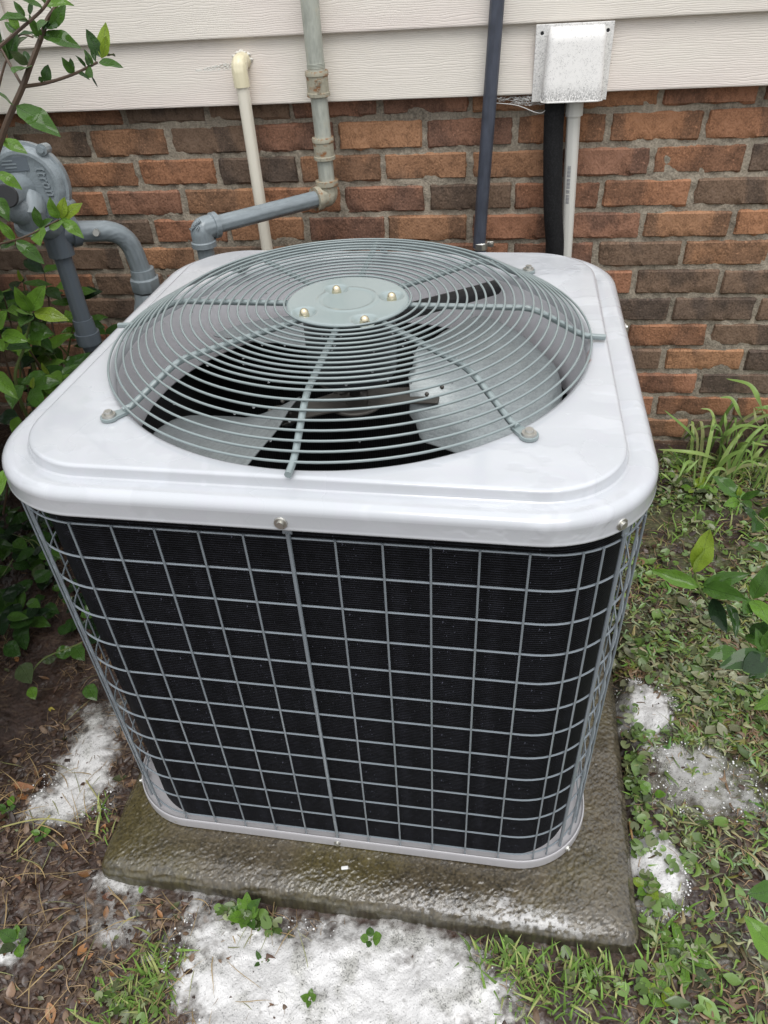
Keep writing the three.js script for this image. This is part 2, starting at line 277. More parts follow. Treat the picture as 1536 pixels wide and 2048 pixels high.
  part('pipe', sweep([[u, 0.06, o], [u + 0.001, -0.0241 - 0.005, o]], 0.0178, 20), M.galv, gp);
  const EY = -0.1433, HY = EY;
  part('pipe', sweep([[u, -0.0640, o], [u, HY + 0.02, o]], 0.0175, 20), M.galv, gp);
  // elbow that turns towards the yard, the run towards the meter and the elbow down
  const E0 = [u, HY, o], E1 = [-0.404, -0.141, 0.284], dx = E1[0] - E0[0], dz = E1[2] - E0[2], dl = Math.hypot(dx, dz), ux = dx / dl, uz = dz / dl;
  const at = (t, dy = 0) => [E0[0] + ux * t, HY + dy, E0[2] + uz * t];
  part('elbow', sweep([[u, HY + 0.034, o], [u, HY + 0.034, o], [u, HY + 0.024, o], [u, HY + 0.022, o], ...bent([[u, HY + 0.02, o], [u, HY, o], at(0.02)], 0.02, 7), at(0.022), at(0.024), at(0.036), at(0.036)], [0.019, 0.0255, 0.0255, 0.0225, ...Array(10).fill(0.0222), 0.0225, 0.0255, 0.0255, 0.019], 24), M.rusty, gp);
  part('pipe', sweep([at(0.02), at(dl - 0.02)], 0.0178, 22), M.gas, gp);
  const nb = 10;
  const e2 = part('elbow', sweep([at(dl - 0.036), at(dl - 0.036), at(dl - 0.026), at(dl - 0.024), ...bent([at(dl - 0.022), at(dl), at(dl, -0.022)], 0.022, 7), at(dl, -0.024), at(dl, -0.026), at(dl, -0.036), at(dl, -0.036)], [0.019, 0.0262, 0.0262, 0.0232, ...Array(nb).fill(0.0232), 0.0232, 0.0262, 0.0262, 0.019], 24), M.gas, gp);
  part('pipe', sweep([at(dl, -0.03), at(dl, -0.5)], 0.0178, 20), M.gas, gp);
  { // the raised maker's country on the lower elbow
    const n = new THREE.Vector3(-0.1, 0.45, 0.9).normalize(), r = new THREE.Vector3(0.72, 0.62, -0.1); r.sub(n.clone().multiplyScalar(r.dot(n))).normalize(); const up = n.clone().cross(r), c = V(at(dl)).addScaledVector(n, 0.0222);
    const g = letters('TAIWAN', 0.0056, 0.004), g2 = letters('TF', 0.006, 0.003); g.translate(0, 0.004, -0.0035); g2.translate(0.001, -0.0055, -0.0022);
    for (const q of [g, g2]) part('mark', q.applyMatrix4(new THREE.Matrix4().makeBasis(r, up, n).setPosition(c)), M.gas, e2);
  }
  // gas meter below, behind the unit: swivel nut, riser bend and the meter's shoulder
  const mt = thing('gas_meter', 'grey gas meter mostly hidden behind the white unit', 'gas meter');
  const N0 = [-0.597, 0.682, -0.548], T0 = [-0.627, 0.786, -0.532], T1 = [-0.689, 0.804, -0.478];
  const bodyTop = N0[1] - 0.055, bx = N0[0] - 0.0, bz = N0[2];
  part('meter_body', sweep([[bx, bodyTop - 0.5, bz], [bx, bodyTop - 0.12, bz], [bx, bodyTop - 0.07, bz], [bx, bodyTop - 0.03, bz], [bx, bodyTop, bz], [bx, bodyTop + 0.02, bz]], [0.085, 0.085, 0.07, 0.045, 0.034, 0.03], 28), M.gas, mt);
  part('union_nut', sweep([[bx, N0[1] - 0.03, bz], [bx, N0[1] - 0.03, bz], [bx, N0[1] - 0.026, bz], [bx, N0[1] - 0.003, bz], [bx, N0[1], bz]], [0.02, 0.032, 0.0335, 0.0335, 0.029], 8, {}), M.gas, mt);
  part('nut_collar', sweep([[bx, N0[1] - 0.003, bz], [bx, N0[1] + 0.018, bz]], [0.0275, 0.0262], 24), M.gas, mt);
  // regulator with its tee, vent and drip leg
  const rg = thing('gas_regulator', 'round grey gas regulator with raised lettering beside the shrub', 'regulator');
  part('pipe', sweep(bent([T1, [N0[0] - 0.012, T0[1], N0[2] + 0.005], [N0[0], N0[1] - 0.01, N0[2]]], 0.07, 12), 0.0215, 24), M.gas, rg);
  const tee = [-0.717, 0.806, -0.449], td = V(T1).sub(V(tee)).normalize();
  part('tee', mergeGeometries([sweep([[tee[0], tee[1] + 0.04, tee[2]], [tee[0], tee[1] - 0.042, tee[2]], [tee[0], tee[1] - 0.042, tee[2]]], [0.027, 0.0268, 0.02], 24), sweep([tee, V(tee).addScaledVector(td, 0.028), V(tee).addScaledVector(td, 0.03), V(tee).addScaledVector(td, 0.045), V(tee).addScaledVector(td, 0.046)], [0.024, 0.025, 0.03, 0.03, 0.02], 24)]), M.gasDark, rg);
  const plug = V([-0.645, 0.8, -0.485]); part('plug', sweep([plug, plug.clone().add(new THREE.Vector3(0.006, 0.003, 0.014))], [0.008, 0.0065], 10), M.steel, rg);
  const L0 = [-0.72, 0.774, -0.436], L1 = [L0[0] - 0.004, L0[1] - 0.42, L0[2]], cy = [-0.716, 0.61, -0.447][1];
  part('drip_leg', sweep([[tee[0], tee[1] - 0.03, tee[2]], [tee[0], cy - 0.06, tee[2]]], 0.0185, 22), M.gasDark, rg);
  part('coupling', sweep([[tee[0], cy + 0.012, tee[2]], [tee[0], cy - 0.0, tee[2]], [tee[0], cy - 0.02, tee[2]], [tee[0], cy - 0.02, tee[2]], [tee[0], cy - 0.046, tee[2]]], [0.0215, 0.0225, 0.0232, 0.0275, 0.0265], 24), M.gasDark, rg);
  part('nipple', sweep([[tee[0], cy - 0.04, tee[2]], [tee[0], cy - 0.35, tee[2]]], 0.0165, 18), std({ color: lin(0.05, 0.055, 0.065), roughness: 0.6 }), rg);
  // diaphragm case: a shallow dish that faces the yard
  const dc = V([-0.722, 0.911, -0.415]), dn = new THREE.Vector3(0.22, 0.12, 0.96).normalize(), dr = new THREE.Vector3(0, 1, 0).cross(dn).normalize(), du = dn.clone().cross(dr), DM = new THREE.Matrix4().makeBasis(dr, du, dn).setPosition(dc);
  const RD = 0.079, dish = new THREE.LatheGeometry([[0, 0.012], [0.04, 0.012], [0.052, 0.0125], [0.058, 0.016], [0.064, 0.015], [0.07, 0.009], [0.0735, 0.004], [0.079, 0.003], [0.0795, -0.004], [0.079, -0.006], [0.0795, -0.008], [0.079, -0.015], [0.07, -0.02], [0.05, -0.03], [0, -0.03]].map(([r, z]) => new THREE.Vector2(r * RD / 0.079, z)).reverse(), 56);
  dish.rotateX(Math.PI / 2);
  part('diaphragm_case', toCreasedNormals(dish, 0.6).applyMatrix4(DM), M.gas, rg);
  for (const a of [52, 128, -30, 205]) { const g = mergeGeometries([sweep([[RD * 1.0, 0, -0.018], [RD * 1.0, 0, 0.012]], 0.0105, 14), sweep([[RD * 1.0, 0, 0.011], [RD * 1.0, 0, 0.017]], 0.0058, 10)]); g.rotateZ(a * Math.PI / 180); part('bolt_lug', g.applyMatrix4(DM), M.gas, rg); }
  const plate = new RoundedBoxGeometry(0.058, 0.026, 0.003, 2, 0.001); plate.translate(-0.012, 0.041, 0.0125); const pm = part('name_plate', plate.applyMatrix4(DM), M.gasDark, rg);
  for (const [x, y, w] of [[-0.02, 0.047, 0.02], [-0.018, 0.041, 0.028], [-0.016, 0.035, 0.022]]) part('raised_print', new RoundedBoxGeometry(w, 0.0026, 0.0012, 1, 0.0004).translate(x, y, 0.0145).applyMatrix4(DM), M.gas, pm);
  const word = letters('Itron', 0.0165, 0.0035); word.applyMatrix4(new THREE.Matrix4().makeShear(0, 0, 0.3, 0, 0, 0)); word.rotateZ(-Math.PI / 2 + 0.22); word.translate(0.041, 0.008, 0.0122); part('lettering', word.applyMatrix4(DM), M.gas, rg);
  const vb = new THREE.Vector3(-0.012, -0.004, 0.012).applyMatrix4(DM), vd = V([-0.694, 0.924, -0.301]), vv = part('vent_tube', sweep([vb, vb.clone().lerp(vd, 0.12), vb.clone().lerp(vd, 0.4), vb.clone().lerp(vd, 0.985), vd], [0.031, 0.0275, 0.0205, 0.0195, 0.018], 26), M.gas, rg);
  part('vent_screen', sweep([vd.clone().lerp(vb, 0.02), vd.clone().lerp(vb, -0.03)], [0.0205, 0.0185], 20), std({ color: lin(0.06, 0.062, 0.066), roughness: 0.55, metalness: 0.3 }), vv);
  const bc = V([-0.708, 0.879, -0.372]), bl = V([-0.719, 0.842, -0.384]), bu = V([-0.709, 0.898, -0.395]);
  part('valve_body', mergeGeometries([sweep([bu, bu.clone().lerp(bc, 0.5), bc, bc.clone().lerp(bl, 0.45), bl.clone().lerp(bc, 0.25), bl.clone().lerp(bc, 0.2), bl, bl.clone().add(new THREE.Vector3(0.001, -0.008, 0)), bl.clone().add(new THREE.Vector3(0.001, -0.010, 0))], [0.024, 0.029, 0.031, 0.028, 0.0265, 0.033, 0.0345, 0.034, 0.028], 32), new THREE.SphereGeometry(0.026, 28, 20).translate(bc.x - 0.008, bc.y + 0.002, bc.z + 0.014).toNonIndexed()]), M.gas, rg);
  part('outlet_arm', sweep([bl.clone().add(new THREE.Vector3(0, 0.012, 0)), V(tee).add(new THREE.Vector3(0, 0.016, 0))], [0.028, 0.026], 22), M.gas, rg);

  // grey flexible conduit
  const cu = onWall('conduit', 'dark grey flexible electrical conduit against the brick wall', 'conduit');
  const ca = [0.185, 0.204], cb = [0.169, -0.249], cdir = [(ca[0] - cb[0]) / (ca[1] - cb[1])];
  const rib = [], rad = [], yTop = 0.85, yBot = cb[1] - 0.02; for (let y = yTop; y > yBot; y -= 0.0019) { rib.push([cb[0] + (y - cb[1]) * cdir[0] + 0.003 * Math.sin(y * 5), y, 0.05]); rad.push(0.0139 + (rib.length & 1 ? 0.0004 : 0)); }
  const ctex = tex(256, 512, (a, b) => { const k = 0.8 + 0.5 * (fbm(a * 6, b * 30, 3, 2) - 0.5); return [enc(0.082 * k), enc(0.094 * k), enc(0.128 * k)]; }, { srgb: true }); ctex.repeat.set(8, 1.3);
  part('tube', sweep(rib, rad, 20), std({ map: ctex, roughness: 0.5 }), cu);
  part('tube', sweep([[cb[0], yBot + 0.01, 0.05], [cb[0] - 0.002, yBot - 0.3, 0.05]], 0.0139, 18), std({ map: ctex, roughness: 0.5 }), cu);
  const cl = part('clamp', sweep([[cb[0], cb[1] - 0.006, 0.05], [cb[0], cb[1] - 0.008, 0.05], [cb[0], cb[1] - 0.021, 0.05], [cb[0], cb[1] - 0.023, 0.05]], [0.0145, 0.0163, 0.0163, 0.0145], 22), M.steel, cu);
  part('clamp_ear', new RoundedBoxGeometry(0.016, 0.012, 0.004, 2, 0.0015).translate(cb[0] + 0.022, cb[1] - 0.012, 0.048), M.steel, cu);
  part('screw', hexBolt(0.004, 0.005, 0.0055).rotateX(Math.PI / 2).translate(cb[0] + 0.024, cb[1] - 0.013, 0.05), M.steel, cu);

  // line set: foam insulated refrigerant pipe, control wire and white drain pipe, under the wall cover
  const foamTex = tex(512, 512, (a, b) => { const k = 0.45 + 1.1 * Math.pow(vn(a * 110, b * 110, 3), 2) + 0.5 * fbm(a * 14, b * 14, 3, 6); return [enc(0.0105 * k), enc(0.0105 * k), enc(0.0115 * k)]; }, { srgb: true }); foamTex.repeat.set(6, 4); foamTex.wrapS = foamTex.wrapT = THREE.RepeatWrapping;
  const foamMat = phy({ map: foamTex, bumpMap: foamTex, bumpScale: 0.003, roughness: 0.85, specularIntensity: 0.5 });
  const la = [0.314, 0.034], lb = [0.338, -0.27];
  const ls = onWall('insulated_pipe', 'thick black foam insulated refrigerant pipe below the white cover', 'pipe');
  part('pipe_insulation', sweep(curve([[la[0] - 0.002, la[1] + 0.03, 0.04], [la[0], la[1] - 0.06, 0.043], [mix(la[0], lb[0], 0.5) + 0.001, -0.19, 0.05], [lb[0], lb[1], 0.05], [lb[0] + 0.004, -0.55, 0.05]], 40), 0.0205, 24), foamMat, ls);
  const cw = onWall('control_cable', 'thin black cable bowed out left of the black pipe insulation', 'cable');
  part('cable', sweep(curve([[la[0] - 0.012, la[1] + 0.02, 0.05], [0.298, -0.016, 0.045], [0.301, -0.074, 0.045], [0.308, -0.114, 0.046], [0.316, -0.16, 0.05], [lb[0] - 0.014, lb[1] - 0.1, 0.05]], 40), 0.0042, 10), std({ color: lin(0.02, 0.019, 0.018), roughness: 0.45 }), cw);
  const wa = [0.352, 0.032], wb = [0.365, -0.277], wp = onWall('white_pipe', 'white plastic pipe right of the black insulated pipe', 'pipe');
  const white = phy({ color: lin(0.75, 0.74, 0.69), roughness: 0.32, clearcoat: 0.3 });
  part('pipe', sweep([[wa[0] - 0.0, wa[1], 0.036], [wb[0], wb[1], 0.03], [wb[0] + (wb[0] - wa[0]) * 0.6, wb[1] - 0.25, 0.028]], 0.0142, 20), white, wp);
  part('socket', sweep([[wa[0], wa[1] + 0.03, 0.036], [wa[0] + (wb[0] - wa[0]) * 0.13, -0.0019, 0.0355]], [0.0182, 0.0182], 22), white, wp);
  const ink = std({ color: lin(0.33, 0.33, 0.34), roughness: 0.6 });
  for (let i = 0; i < 30; i++) { if (i === 9 || i === 18 || i === 22) continue; const t = 0.42 + i * 0.0085, y = mix(wa[1], wb[1], t), x = mix(wa[0], wb[0], t); const g = new THREE.CylinderGeometry(0.01435, 0.01435, 0.0013 + 0.0006 * ((i * 7) % 3), 10, 1, true, -0.55, 0.5); g.translate(x, y, mix(0.036, 0.03, t)); part('print', g, ink, wp); }

  // white cover: flange, two fixing holes and the sloping hood, spotted with dirt
  const cv = onWall('wall_cover', 'white plastic line set cover speckled with dirt below the siding lap', 'cover');
  const spk = (dens) => tex(1024, 1024, (a, b) => { const n = vn(a * 190 + 0.4 * b * 190, b * 110, 5), n2 = fbm(a * 24, b * 24, 3, 2), low = sstep(0.28, 0.05, b) * dens; let k = 0.86 - 0.30 * sstep(0.62, 0.8, n) * sstep(0.35, 0.6, n2) - low * 0.42 * sstep(0.25, 0.7, vn(a * 150, b * 60, 8)); k -= (1 - dens) * 0.14 * sstep(0.4, 0.7, fbm(a * 70, b * 70, 3, 4)); return [enc(k), enc(k * 0.985), enc(k * 0.955)]; }, { srgb: true });
  const cm = std({ map: spk(1), roughness: 0.45 }), cf = std({ map: spk(0), roughness: 0.5 });
  const uvBox = (g) => { g.computeBoundingBox(); const b = g.boundingBox, p = g.attributes.position, n = new Float32Array(p.count * 2); for (let i = 0; i < p.count; i++) { n[i * 2] = (p.getX(i) - b.min.x) / (b.max.x - b.min.x) + p.getZ(i) * 3; n[i * 2 + 1] = (p.getY(i) - b.min.y) / (b.max.y - b.min.y); } g.setAttribute('uv', new THREE.BufferAttribute(n, 2)); return g; };
  const q00 = [0.268, 0.034], q11 = [0.411, 0.159], x0 = q00[0] - 0.002, x1 = q11[0] + 0.003, y0 = 0.026, y1 = q11[1];
  const fl = new THREE.Shape(); fl.moveTo(x0, y0); fl.lineTo(x0 + 0.035, y0); fl.lineTo(x0 + 0.035, y0 + 0.02); fl.lineTo(x1 - 0.03, y0 + 0.02); fl.lineTo(x1 - 0.03, y0); fl.lineTo(x1, y0); fl.lineTo(x1, y1); fl.lineTo(x0, y1); fl.closePath();
  for (const hx of [x0 + 0.0115, x1 - 0.0105]) { const h = new THREE.Path(); h.absarc(hx, y1 - 0.014, 0.0042, 0, 7, true); fl.holes.push(h); }
  const flg = new THREE.ExtrudeGeometry(fl, { depth: 0.003, bevelEnabled: true, bevelSize: 0.0008, bevelThickness: 0.0008, bevelSegments: 1, curveSegments: 10 }); uvBox(flg);
  const fm = part('flange', flg, cf, cv); fm.position.z = 0.033; 
  for (const hx of [x0 + 0.0115, x1 - 0.0105]) part('screw', mergeGeometries([new THREE.CylinderGeometry(0.0048, 0.0048, 0.004, 14), new THREE.BoxGeometry(0.008, 0.005, 0.0012)]).rotateX(Math.PI / 2).translate(hx, y1 - 0.014, 0.0335), std({ color: lin(0.02, 0.02, 0.022), roughness: 0.6 }), cv);
  { // hood: rounded front that stands out further at the bottom
    const hx0 = x0 + 0.0235, hx1 = x1 - 0.015, pos = [], uv = [], idx = [], rows = 14, prof = 22;
    for (let j = 0; j <= rows; j++) {
      const t = j / rows, y = mix(y1 - 0.003, y0 + 0.006, t), out = t < 0.12 ? 0.035 + 0.027 * Math.sin(t / 0.12 * Math.PI / 2) : 0.062 + 0.02 * (t - 0.12) / 0.88, a = hx0 - 0.006 * t, b = hx1 + 0.003 * t, base = 0.036, r = 0.013;
      for (let i = 0; i <= prof; i++) {
        let x, z; const q = Math.max(0.001, out - base), r2 = Math.min(r, q);
        if (i < 4) { x = a; z = base + (q - r2) * i / 4; } else if (i <= 9) { const c = (i - 4) / 5 * Math.PI / 2; x = a + r2 * (1 - Math.cos(c)); z = out - r2 + r2 * Math.sin(c); }
        else if (i < 13) { x = mix(a + r2, b - r2, (i - 9) / 4); z = out; } else if (i <= 18) { const c = (i - 13) / 5 * Math.PI / 2; x = b - r2 + r2 * Math.sin(c); z = out - r2 + r2 * Math.cos(c); } else { x = b; z = out - r2 - (q - r2) * (i - 18) / 4; }
        if (t < 0.12) { const s = Math.sin(t / 0.12 * Math.PI / 2); x = mix((a + b) / 2 + (x - (a + b) / 2) * 0.93, x, s); }
        pos.push(x, y, z); uv.push((x - a) / (b - a) + z, 1 - t);
      }
    }
    for (let j = 0; j < rows; j++) for (let i = 0; i < prof; i++) { const a = j * (prof + 1) + i, c = a + prof + 1; idx.push(a, c, a + 1, a + 1, c, c + 1); }
    const g = indexed(pos, idx, uv); part('hood', g, cm, cv);
    const lip = sweep([[hx0 - 0.007, y0 + 0.005, 0.04], [hx0 - 0.006, y0 + 0.005, 0.074], [hx0 + 0.006, y0 + 0.005, 0.0825], [hx1 - 0.008, y0 + 0.005, 0.0825], [hx1 + 0.003, y0 + 0.005, 0.074], [hx1 + 0.004, y0 + 0.005, 0.04]], 0.0016, 8); part('hood_lip', lip, cf, cv);
  }
  // cobweb in the corner between siding and cover
  const wb2 = onWall('cobweb', 'small whitish cobweb under the siding between conduit and cover', 'cobweb'), th = [];
  const p0 = [0.183, 0.041], p1 = [0.287, 0.026];
  for (let i = 0; i < 110; i++) { const t = Math.pow(rnd(), 0.8), x = mix(p0[0], p1[0], t), sag = 0.012 * Math.sin(t * 2.2) + 0.004 * t; const y = 0.036 - rr(0, 1) * (0.004 + sag); const a = [x, y, 0.03 + rr(-0.012, 0.004)], b = [x + rr(0.004, 0.02), 0.036 - rr(0, 1) * (0.004 + sag), 0.03 + rr(-0.012, 0.004)]; th.push(sweep([a, [(a[0] + b[0]) / 2, (a[1] + b[1]) / 2 - 0.001, (a[2] + b[2]) / 2], b], 0.00042, 4)); }
  th.push(sweep(curve([[p0[0], 0.026, 0.03], [mix(p0[0], p1[0], 0.5), 0.0205, 0.034], [p1[0] - 0.002, 0.006, 0.044], [p1[0] + 0.012, 0.016, 0.05]], 14), 0.0008, 5));
  part('thread', mergeGeometries(th), std({ color: lin(0.7, 0.7, 0.68), roughness: 0.7 }), wb2).userData.kind = 'stuff';
}

// ---------- concrete pad ----------
let padTop;
{
  const pmap = tex(1024, 1024, (u, v) => {
    const x = (u - 0.5) * 1.1, z = (v - 0.5) * 1.1, a = fbm(x * 5 + 3, z * 5, 4, 2), b = fbm(x * 45, z * 45, 3, 5), c = vn(x * 330, z * 330, 3);
    const k = 0.55 + 0.45 * a + 0.6 * (b - 0.5) + 0.7 * (c - 0.5); let r = 0.108 * k, g = 0.086 * k, bl = 0.052 * k;
    const al = sstep(0.40, 0.68, a) * 0.7; r = mix(r, 0.080 * k, al); g = mix(g, 0.064 * k, al); bl = mix(bl, 0.016 * k, al);
    const dry = sstep(0.43, 0.5, x) * 0.4 + sstep(0.55, 0.75, fbm(x * 3, z * 3 + 8, 2, 9)) * 0.25; r = mix(r, 0.125 * k, dry); g = mix(g, 0.115 * k, dry); bl = mix(bl, 0.09 * k, dry);
    const edge = sstep(0.462, 0.485, z) ; r = mix(r, 0.042 * k, edge * 0.8); g = mix(g, 0.046 * k, edge * 0.8); bl = mix(bl, 0.024 * k, edge * 0.8);
    return [enc(r), enc(g), enc(bl)];
  }, { srgb: true });
  const prough = tex(512, 512, (u, v) => { const x = (u - 0.5) * 1.1, z = (v - 0.5) * 1.1; const r = 0.10 + 0.25 * sstep(0.35, 0.75, fbm(x * 9, z * 9, 3, 6)) + 0.12 * vn(x * 160, z * 160, 2) + 0.3 * sstep(0.46, 0.485, z); return [r, r, r]; });
  const pbump = tex(1024, 1024, (u, v) => { const x = (u - 0.5) * 1.1, z = (v - 0.5) * 1.1; const b = 0.55 * vn(x * 190, z * 190, 1) + 0.45 * fbm(x * 330, z * 330, 2, 4); return [b, b, b]; });
  const nx = 420, nz = 420, pos = [], uv = [], idx = [], cx = 0.032, cz = 0.013;
  for (let j = 0; j <= nz; j++) for (let i = 0; i <= nx; i++) { // square grid pressed onto a rounded slab, the rim rolled down
    let a = (i / nx) * 2 - 1, b = (j / nz) * 2 - 1; const m = Math.max(Math.abs(a), Math.abs(b)), w = m < 0.8 ? m / 0.8 * 0.86 : m < 0.95 ? mix(0.86, 0.99, (m - 0.8) / 0.15) : mix(0.99, 1, (m - 0.95) / 0.05), f = m > 1e-6 ? w / m : 1; a *= f; b *= f;
    const t = Math.atan2(b * 0.465, a * 0.452), lim = rect(Math.cos(t), Math.sin(t), 0.452, 0.465, 0.022), q = Math.hypot(a * 0.452, b * 0.465), far = rect(Math.cos(t), Math.sin(t), 0.452, 0.465, 0), s = lim / far; // pull the corners in
    const sc = 1 - (1 - s) * sstep(0.8, 1, q / far);
    let x = cx + a * 0.452 * sc, z = cz + b * 0.465 * sc; x += 0.006 * (0.478 - z) / 0.95 * (a > 0 ? a : 0) * 1.3 - (a < 0 ? -a : 0) * 0.032 * (0.478 - z);
    const dd = m < 0.8 ? 0 : (m - 0.8) / 0.2, rt = Math.min(1, dd / 0.75), drop = 0.013 * rt * rt + 0.006 * sstep(0.8, 1, rt) + (dd > 0.75 ? (dd - 0.75) / 0.25 * 0.07 : 0);
    const n = (vn(x * 250, z * 250, 4) - 0.5) * 0.0011 + (HT[(i * 7919 + j * 104729) & 65535] - 0.5) * 0.0009 + (fbm(x * 14, z * 14, 3, 5) - 0.5) * 0.004;
    const ragged = dd > 0.6 ? (fbm(x * 60 + z * 30, drop * 300, 3, 11) - 0.5) * 0.006 : 0;
    pos.push(x + ragged * Math.sign(a) * (Math.abs(a) > Math.abs(b) ? 1 : 0), 0.0525 + n - drop, z + ragged * (Math.abs(b) >= Math.abs(a) ? Math.sign(b) : 0)); uv.push(x / 1.1 + 0.5, z / 1.1 + 0.5);
  }
  for (let j = 0; j < nz; j++) for (let i = 0; i < nx; i++) { const a = j * (nx + 1) + i; idx.push(a, a + nx + 1, a + 1, a + 1, a + nx + 1, a + nx + 2); }
  const grid = new Map(); for (let q = 0; q < pos.length; q += 3) if (pos[q + 1] > 0.028) { const key = Math.round(pos[q] / 0.003) * 4096 + Math.round(pos[q + 2] / 0.003); if (!(grid.get(key) > pos[q + 1])) grid.set(key, pos[q + 1]); }
  padTop = (x, z) => { let t = 0, n = 0; const cx0 = Math.round(x / 0.003), cz0 = Math.round(z / 0.003); for (let a = -1; a <= 1; a++) for (let b = -1; b <= 1; b++) { const h = grid.get((cx0 + a) * 4096 + cz0 + b); if (h > 0) { t += h; n++; } } return n > 4 ? t / n : -0.05; };
  solo('concrete_pad', indexed(pos, idx, uv), phy({ map: pmap, roughnessMap: prough, roughness: 1, bumpMap: pbump, bumpScale: 0.0022, clearcoat: 0.6, clearcoatRoughness: 0.05 }), 'wet mossy concrete slab under the white air conditioning unit', 'slab');
}

// ---------- the air conditioning unit ----------
const ac = thing('air_conditioner', 'white square outdoor air conditioning unit with round fan grille and wire guard', 'air conditioner');
const YT = 0.8105, GX = -0.006, GZ = 0.0;
{
  const blot = (x, z) => sstep(0.56, 0.62, fbm(x * 17, z * 24, 4, 3)) * sstep(0.5, 0.62, fbm(x * 4 + 7, z * 4, 2, 6));
  const lmap = tex(1024, 1024, (u, v) => { const x = (u - 0.5) * 1.7, z = (v - 0.5) * 1.7; const sm = fbm(x * 15 + 2.5 * fbm(x * 7, z * 9, 2, 13), z * 34, 4, 10); const k = 0.95 + 0.04 * (fbm(x * 8, z * 8, 3, 2) - 0.5) + 0.045 * sstep(0.52, 0.6, sm) * sstep(0.4, 0.6, fbm(x * 5, z * 5, 2, 15)) + 0.05 * blot(x, z) + 0.05 * sstep(0.5, 0.56, fbm(x * 31 + 3, z * 26, 3, 11)) * sstep(0.5, 0.6, fbm(x * 6 + 1, z * 6, 2, 4)) - 0.02 * sstep(0.6, 0.8, fbm(x * 30, z * 30, 2, 5)); const ru = 0.75 * sstep(1.0, 0.35, Math.hypot((x - 0.336) / 0.008, (z - 0.832) / 0.016) + 0.5 * fbm(x * 160, z * 160, 2, 3)); return [enc(mix(0.535 * k, 0.30, ru)), enc(mix(0.552 * k, 0.11, ru)), enc(mix(0.58 * k, 0.06, ru))]; }, { srgb: true });
  const lrough = tex(1024, 1024, (u, v) => { const x = (u - 0.5) * 1.7, z = (v - 0.5) * 1.7; const r = 0.27 - 0.17 * blot(x, z) + 0.1 * (fbm(x * 12, z * 12, 3, 8) - 0.5); return [r, r, r]; });
  const lbump = tex(1024, 1024, (u, v) => { const x = (u - 0.5) * 1.7, z = (v - 0.5) * 1.7; const b = 0.5 * fbm(x * 11, z * 11, 2, 4) + 0.5 * blot(x, z); return [b, b, b]; });
  for (const t of [lmap, lrough, lbump]) { t.repeat.set(1 / 1.7, 1 / 1.7); t.offset.set(0.5, 0.5); }
  M.paint = phy({ map: lmap, roughnessMap: lrough, roughness: 1, bumpMap: lbump, bumpScale: 0.0008, clearcoat: 0.85, clearcoatRoughness: 0.06 });
  M.paint2 = phy({ color: lin(0.78, 0.76, 0.79), roughness: 0.38, clearcoat: 0.3, clearcoatRoughness: 0.15 });  // lid paint made lighter for the shroud, extra brightness put into its colour
  M.grille = phy({ color: lin(0.235, 0.283, 0.285), roughness: 0.36, clearcoat: 0.5, clearcoatRoughness: 0.12 });
  M.guard = phy({ color: lin(0.23, 0.265, 0.295), roughness: 0.28, clearcoat: 0.8, clearcoatRoughness: 0.08 });
  // lid: one pressed sheet from its lower lip over apron and raised panel to the throat of the fan
  const AX = 0.3985, AZ = 0.3965, R = 0.14, L = [], sq = (d, y) => L.push([AX - d, AZ - d, Math.max(0.02, R - d), y]);
  sq(0.005, 0.771); sq(0.0032, 0.7672); sq(0.0008, 0.766); sq(0, 0.7672); sq(0, 0.7695); sq(0.0012, 0.7715); sq(0.0012, 0.787);
  for (let i = 0; i <= 8; i++) { const a = i / 8 * Math.PI / 2; sq(0.0012 + 0.0135 * (1 - Math.cos(a)), 0.787 + 0.012 * Math.sin(a)); }
  sq(0.02, 0.7988); sq(0.028, 0.7978); sq(0.032, 0.797);
  for (let i = 0; i <= 4; i++) { const a = i / 4; sq(0.033 + 0.0025 * a, 0.797 + 0.0014 * a * a); }
  for (let i = 0; i <= 4; i++) { const a = i / 4; sq(0.0355 + 0.0025 * a, 0.7984 + 0.0086 * a); }
  for (let i = 1; i <= 5; i++) { const a = i / 5 * Math.PI / 2; sq(0.038 + 0.005 * (1 - Math.cos(a)), 0.807 + 0.0035 * Math.sin(a)); }
  sq(0.0445, YT);
  const circ = (r, y) => L.push([r, r, r, y]);
  const N = 480, g1 = loft(L, N);
  // the flat of the panel runs from the rounded square to the circle of the throat; its centre moves slightly
  const C = [[0.3462, YT], [0.3445, YT - 0.0002], [0.342, YT - 0.0014], [0.3392, YT - 0.0042], [0.3375, YT - 0.009], [0.337, YT - 0.014], [0.3368, YT - 0.017]].map(([r, y]) => [r, r, r, y]);
  const g2 = loft(C, N, GX, GZ);
  { // bridge between the two
    const p1 = g1.attributes.position, p2 = g2.attributes.position, u1 = g1.attributes.uv, u2 = g2.attributes.uv, n1 = p1.count, pos = [...p1.array, ...p2.array], uv = [...u1.array, ...u2.array], idx = [...g1.index.array, ...Array.from(g2.index.array, (i) => i + n1)];
    for (let i = 0; i < N; i++) { const a = n1 - N + i, b = n1 - N + (i + 1) % N, c = n1 + i, d = n1 + (i + 1) % N; idx.push(a, c, b, b, c, d); }
    part('top_cover', indexed(pos, idx, uv), M.paint, ac);
  }
  part('fan_shroud', loft([[0.3372, YT - 0.0155], [0.3364, YT - 0.018], [0.3362, YT - 0.05], [0.3362, YT - 0.10], [0.3362, YT - 0.128], [0.3375, YT - 0.131], [0.343, YT - 0.132]].map(([r, y]) => [r, r, r, y]), 240, GX, GZ), M.paint2, ac);
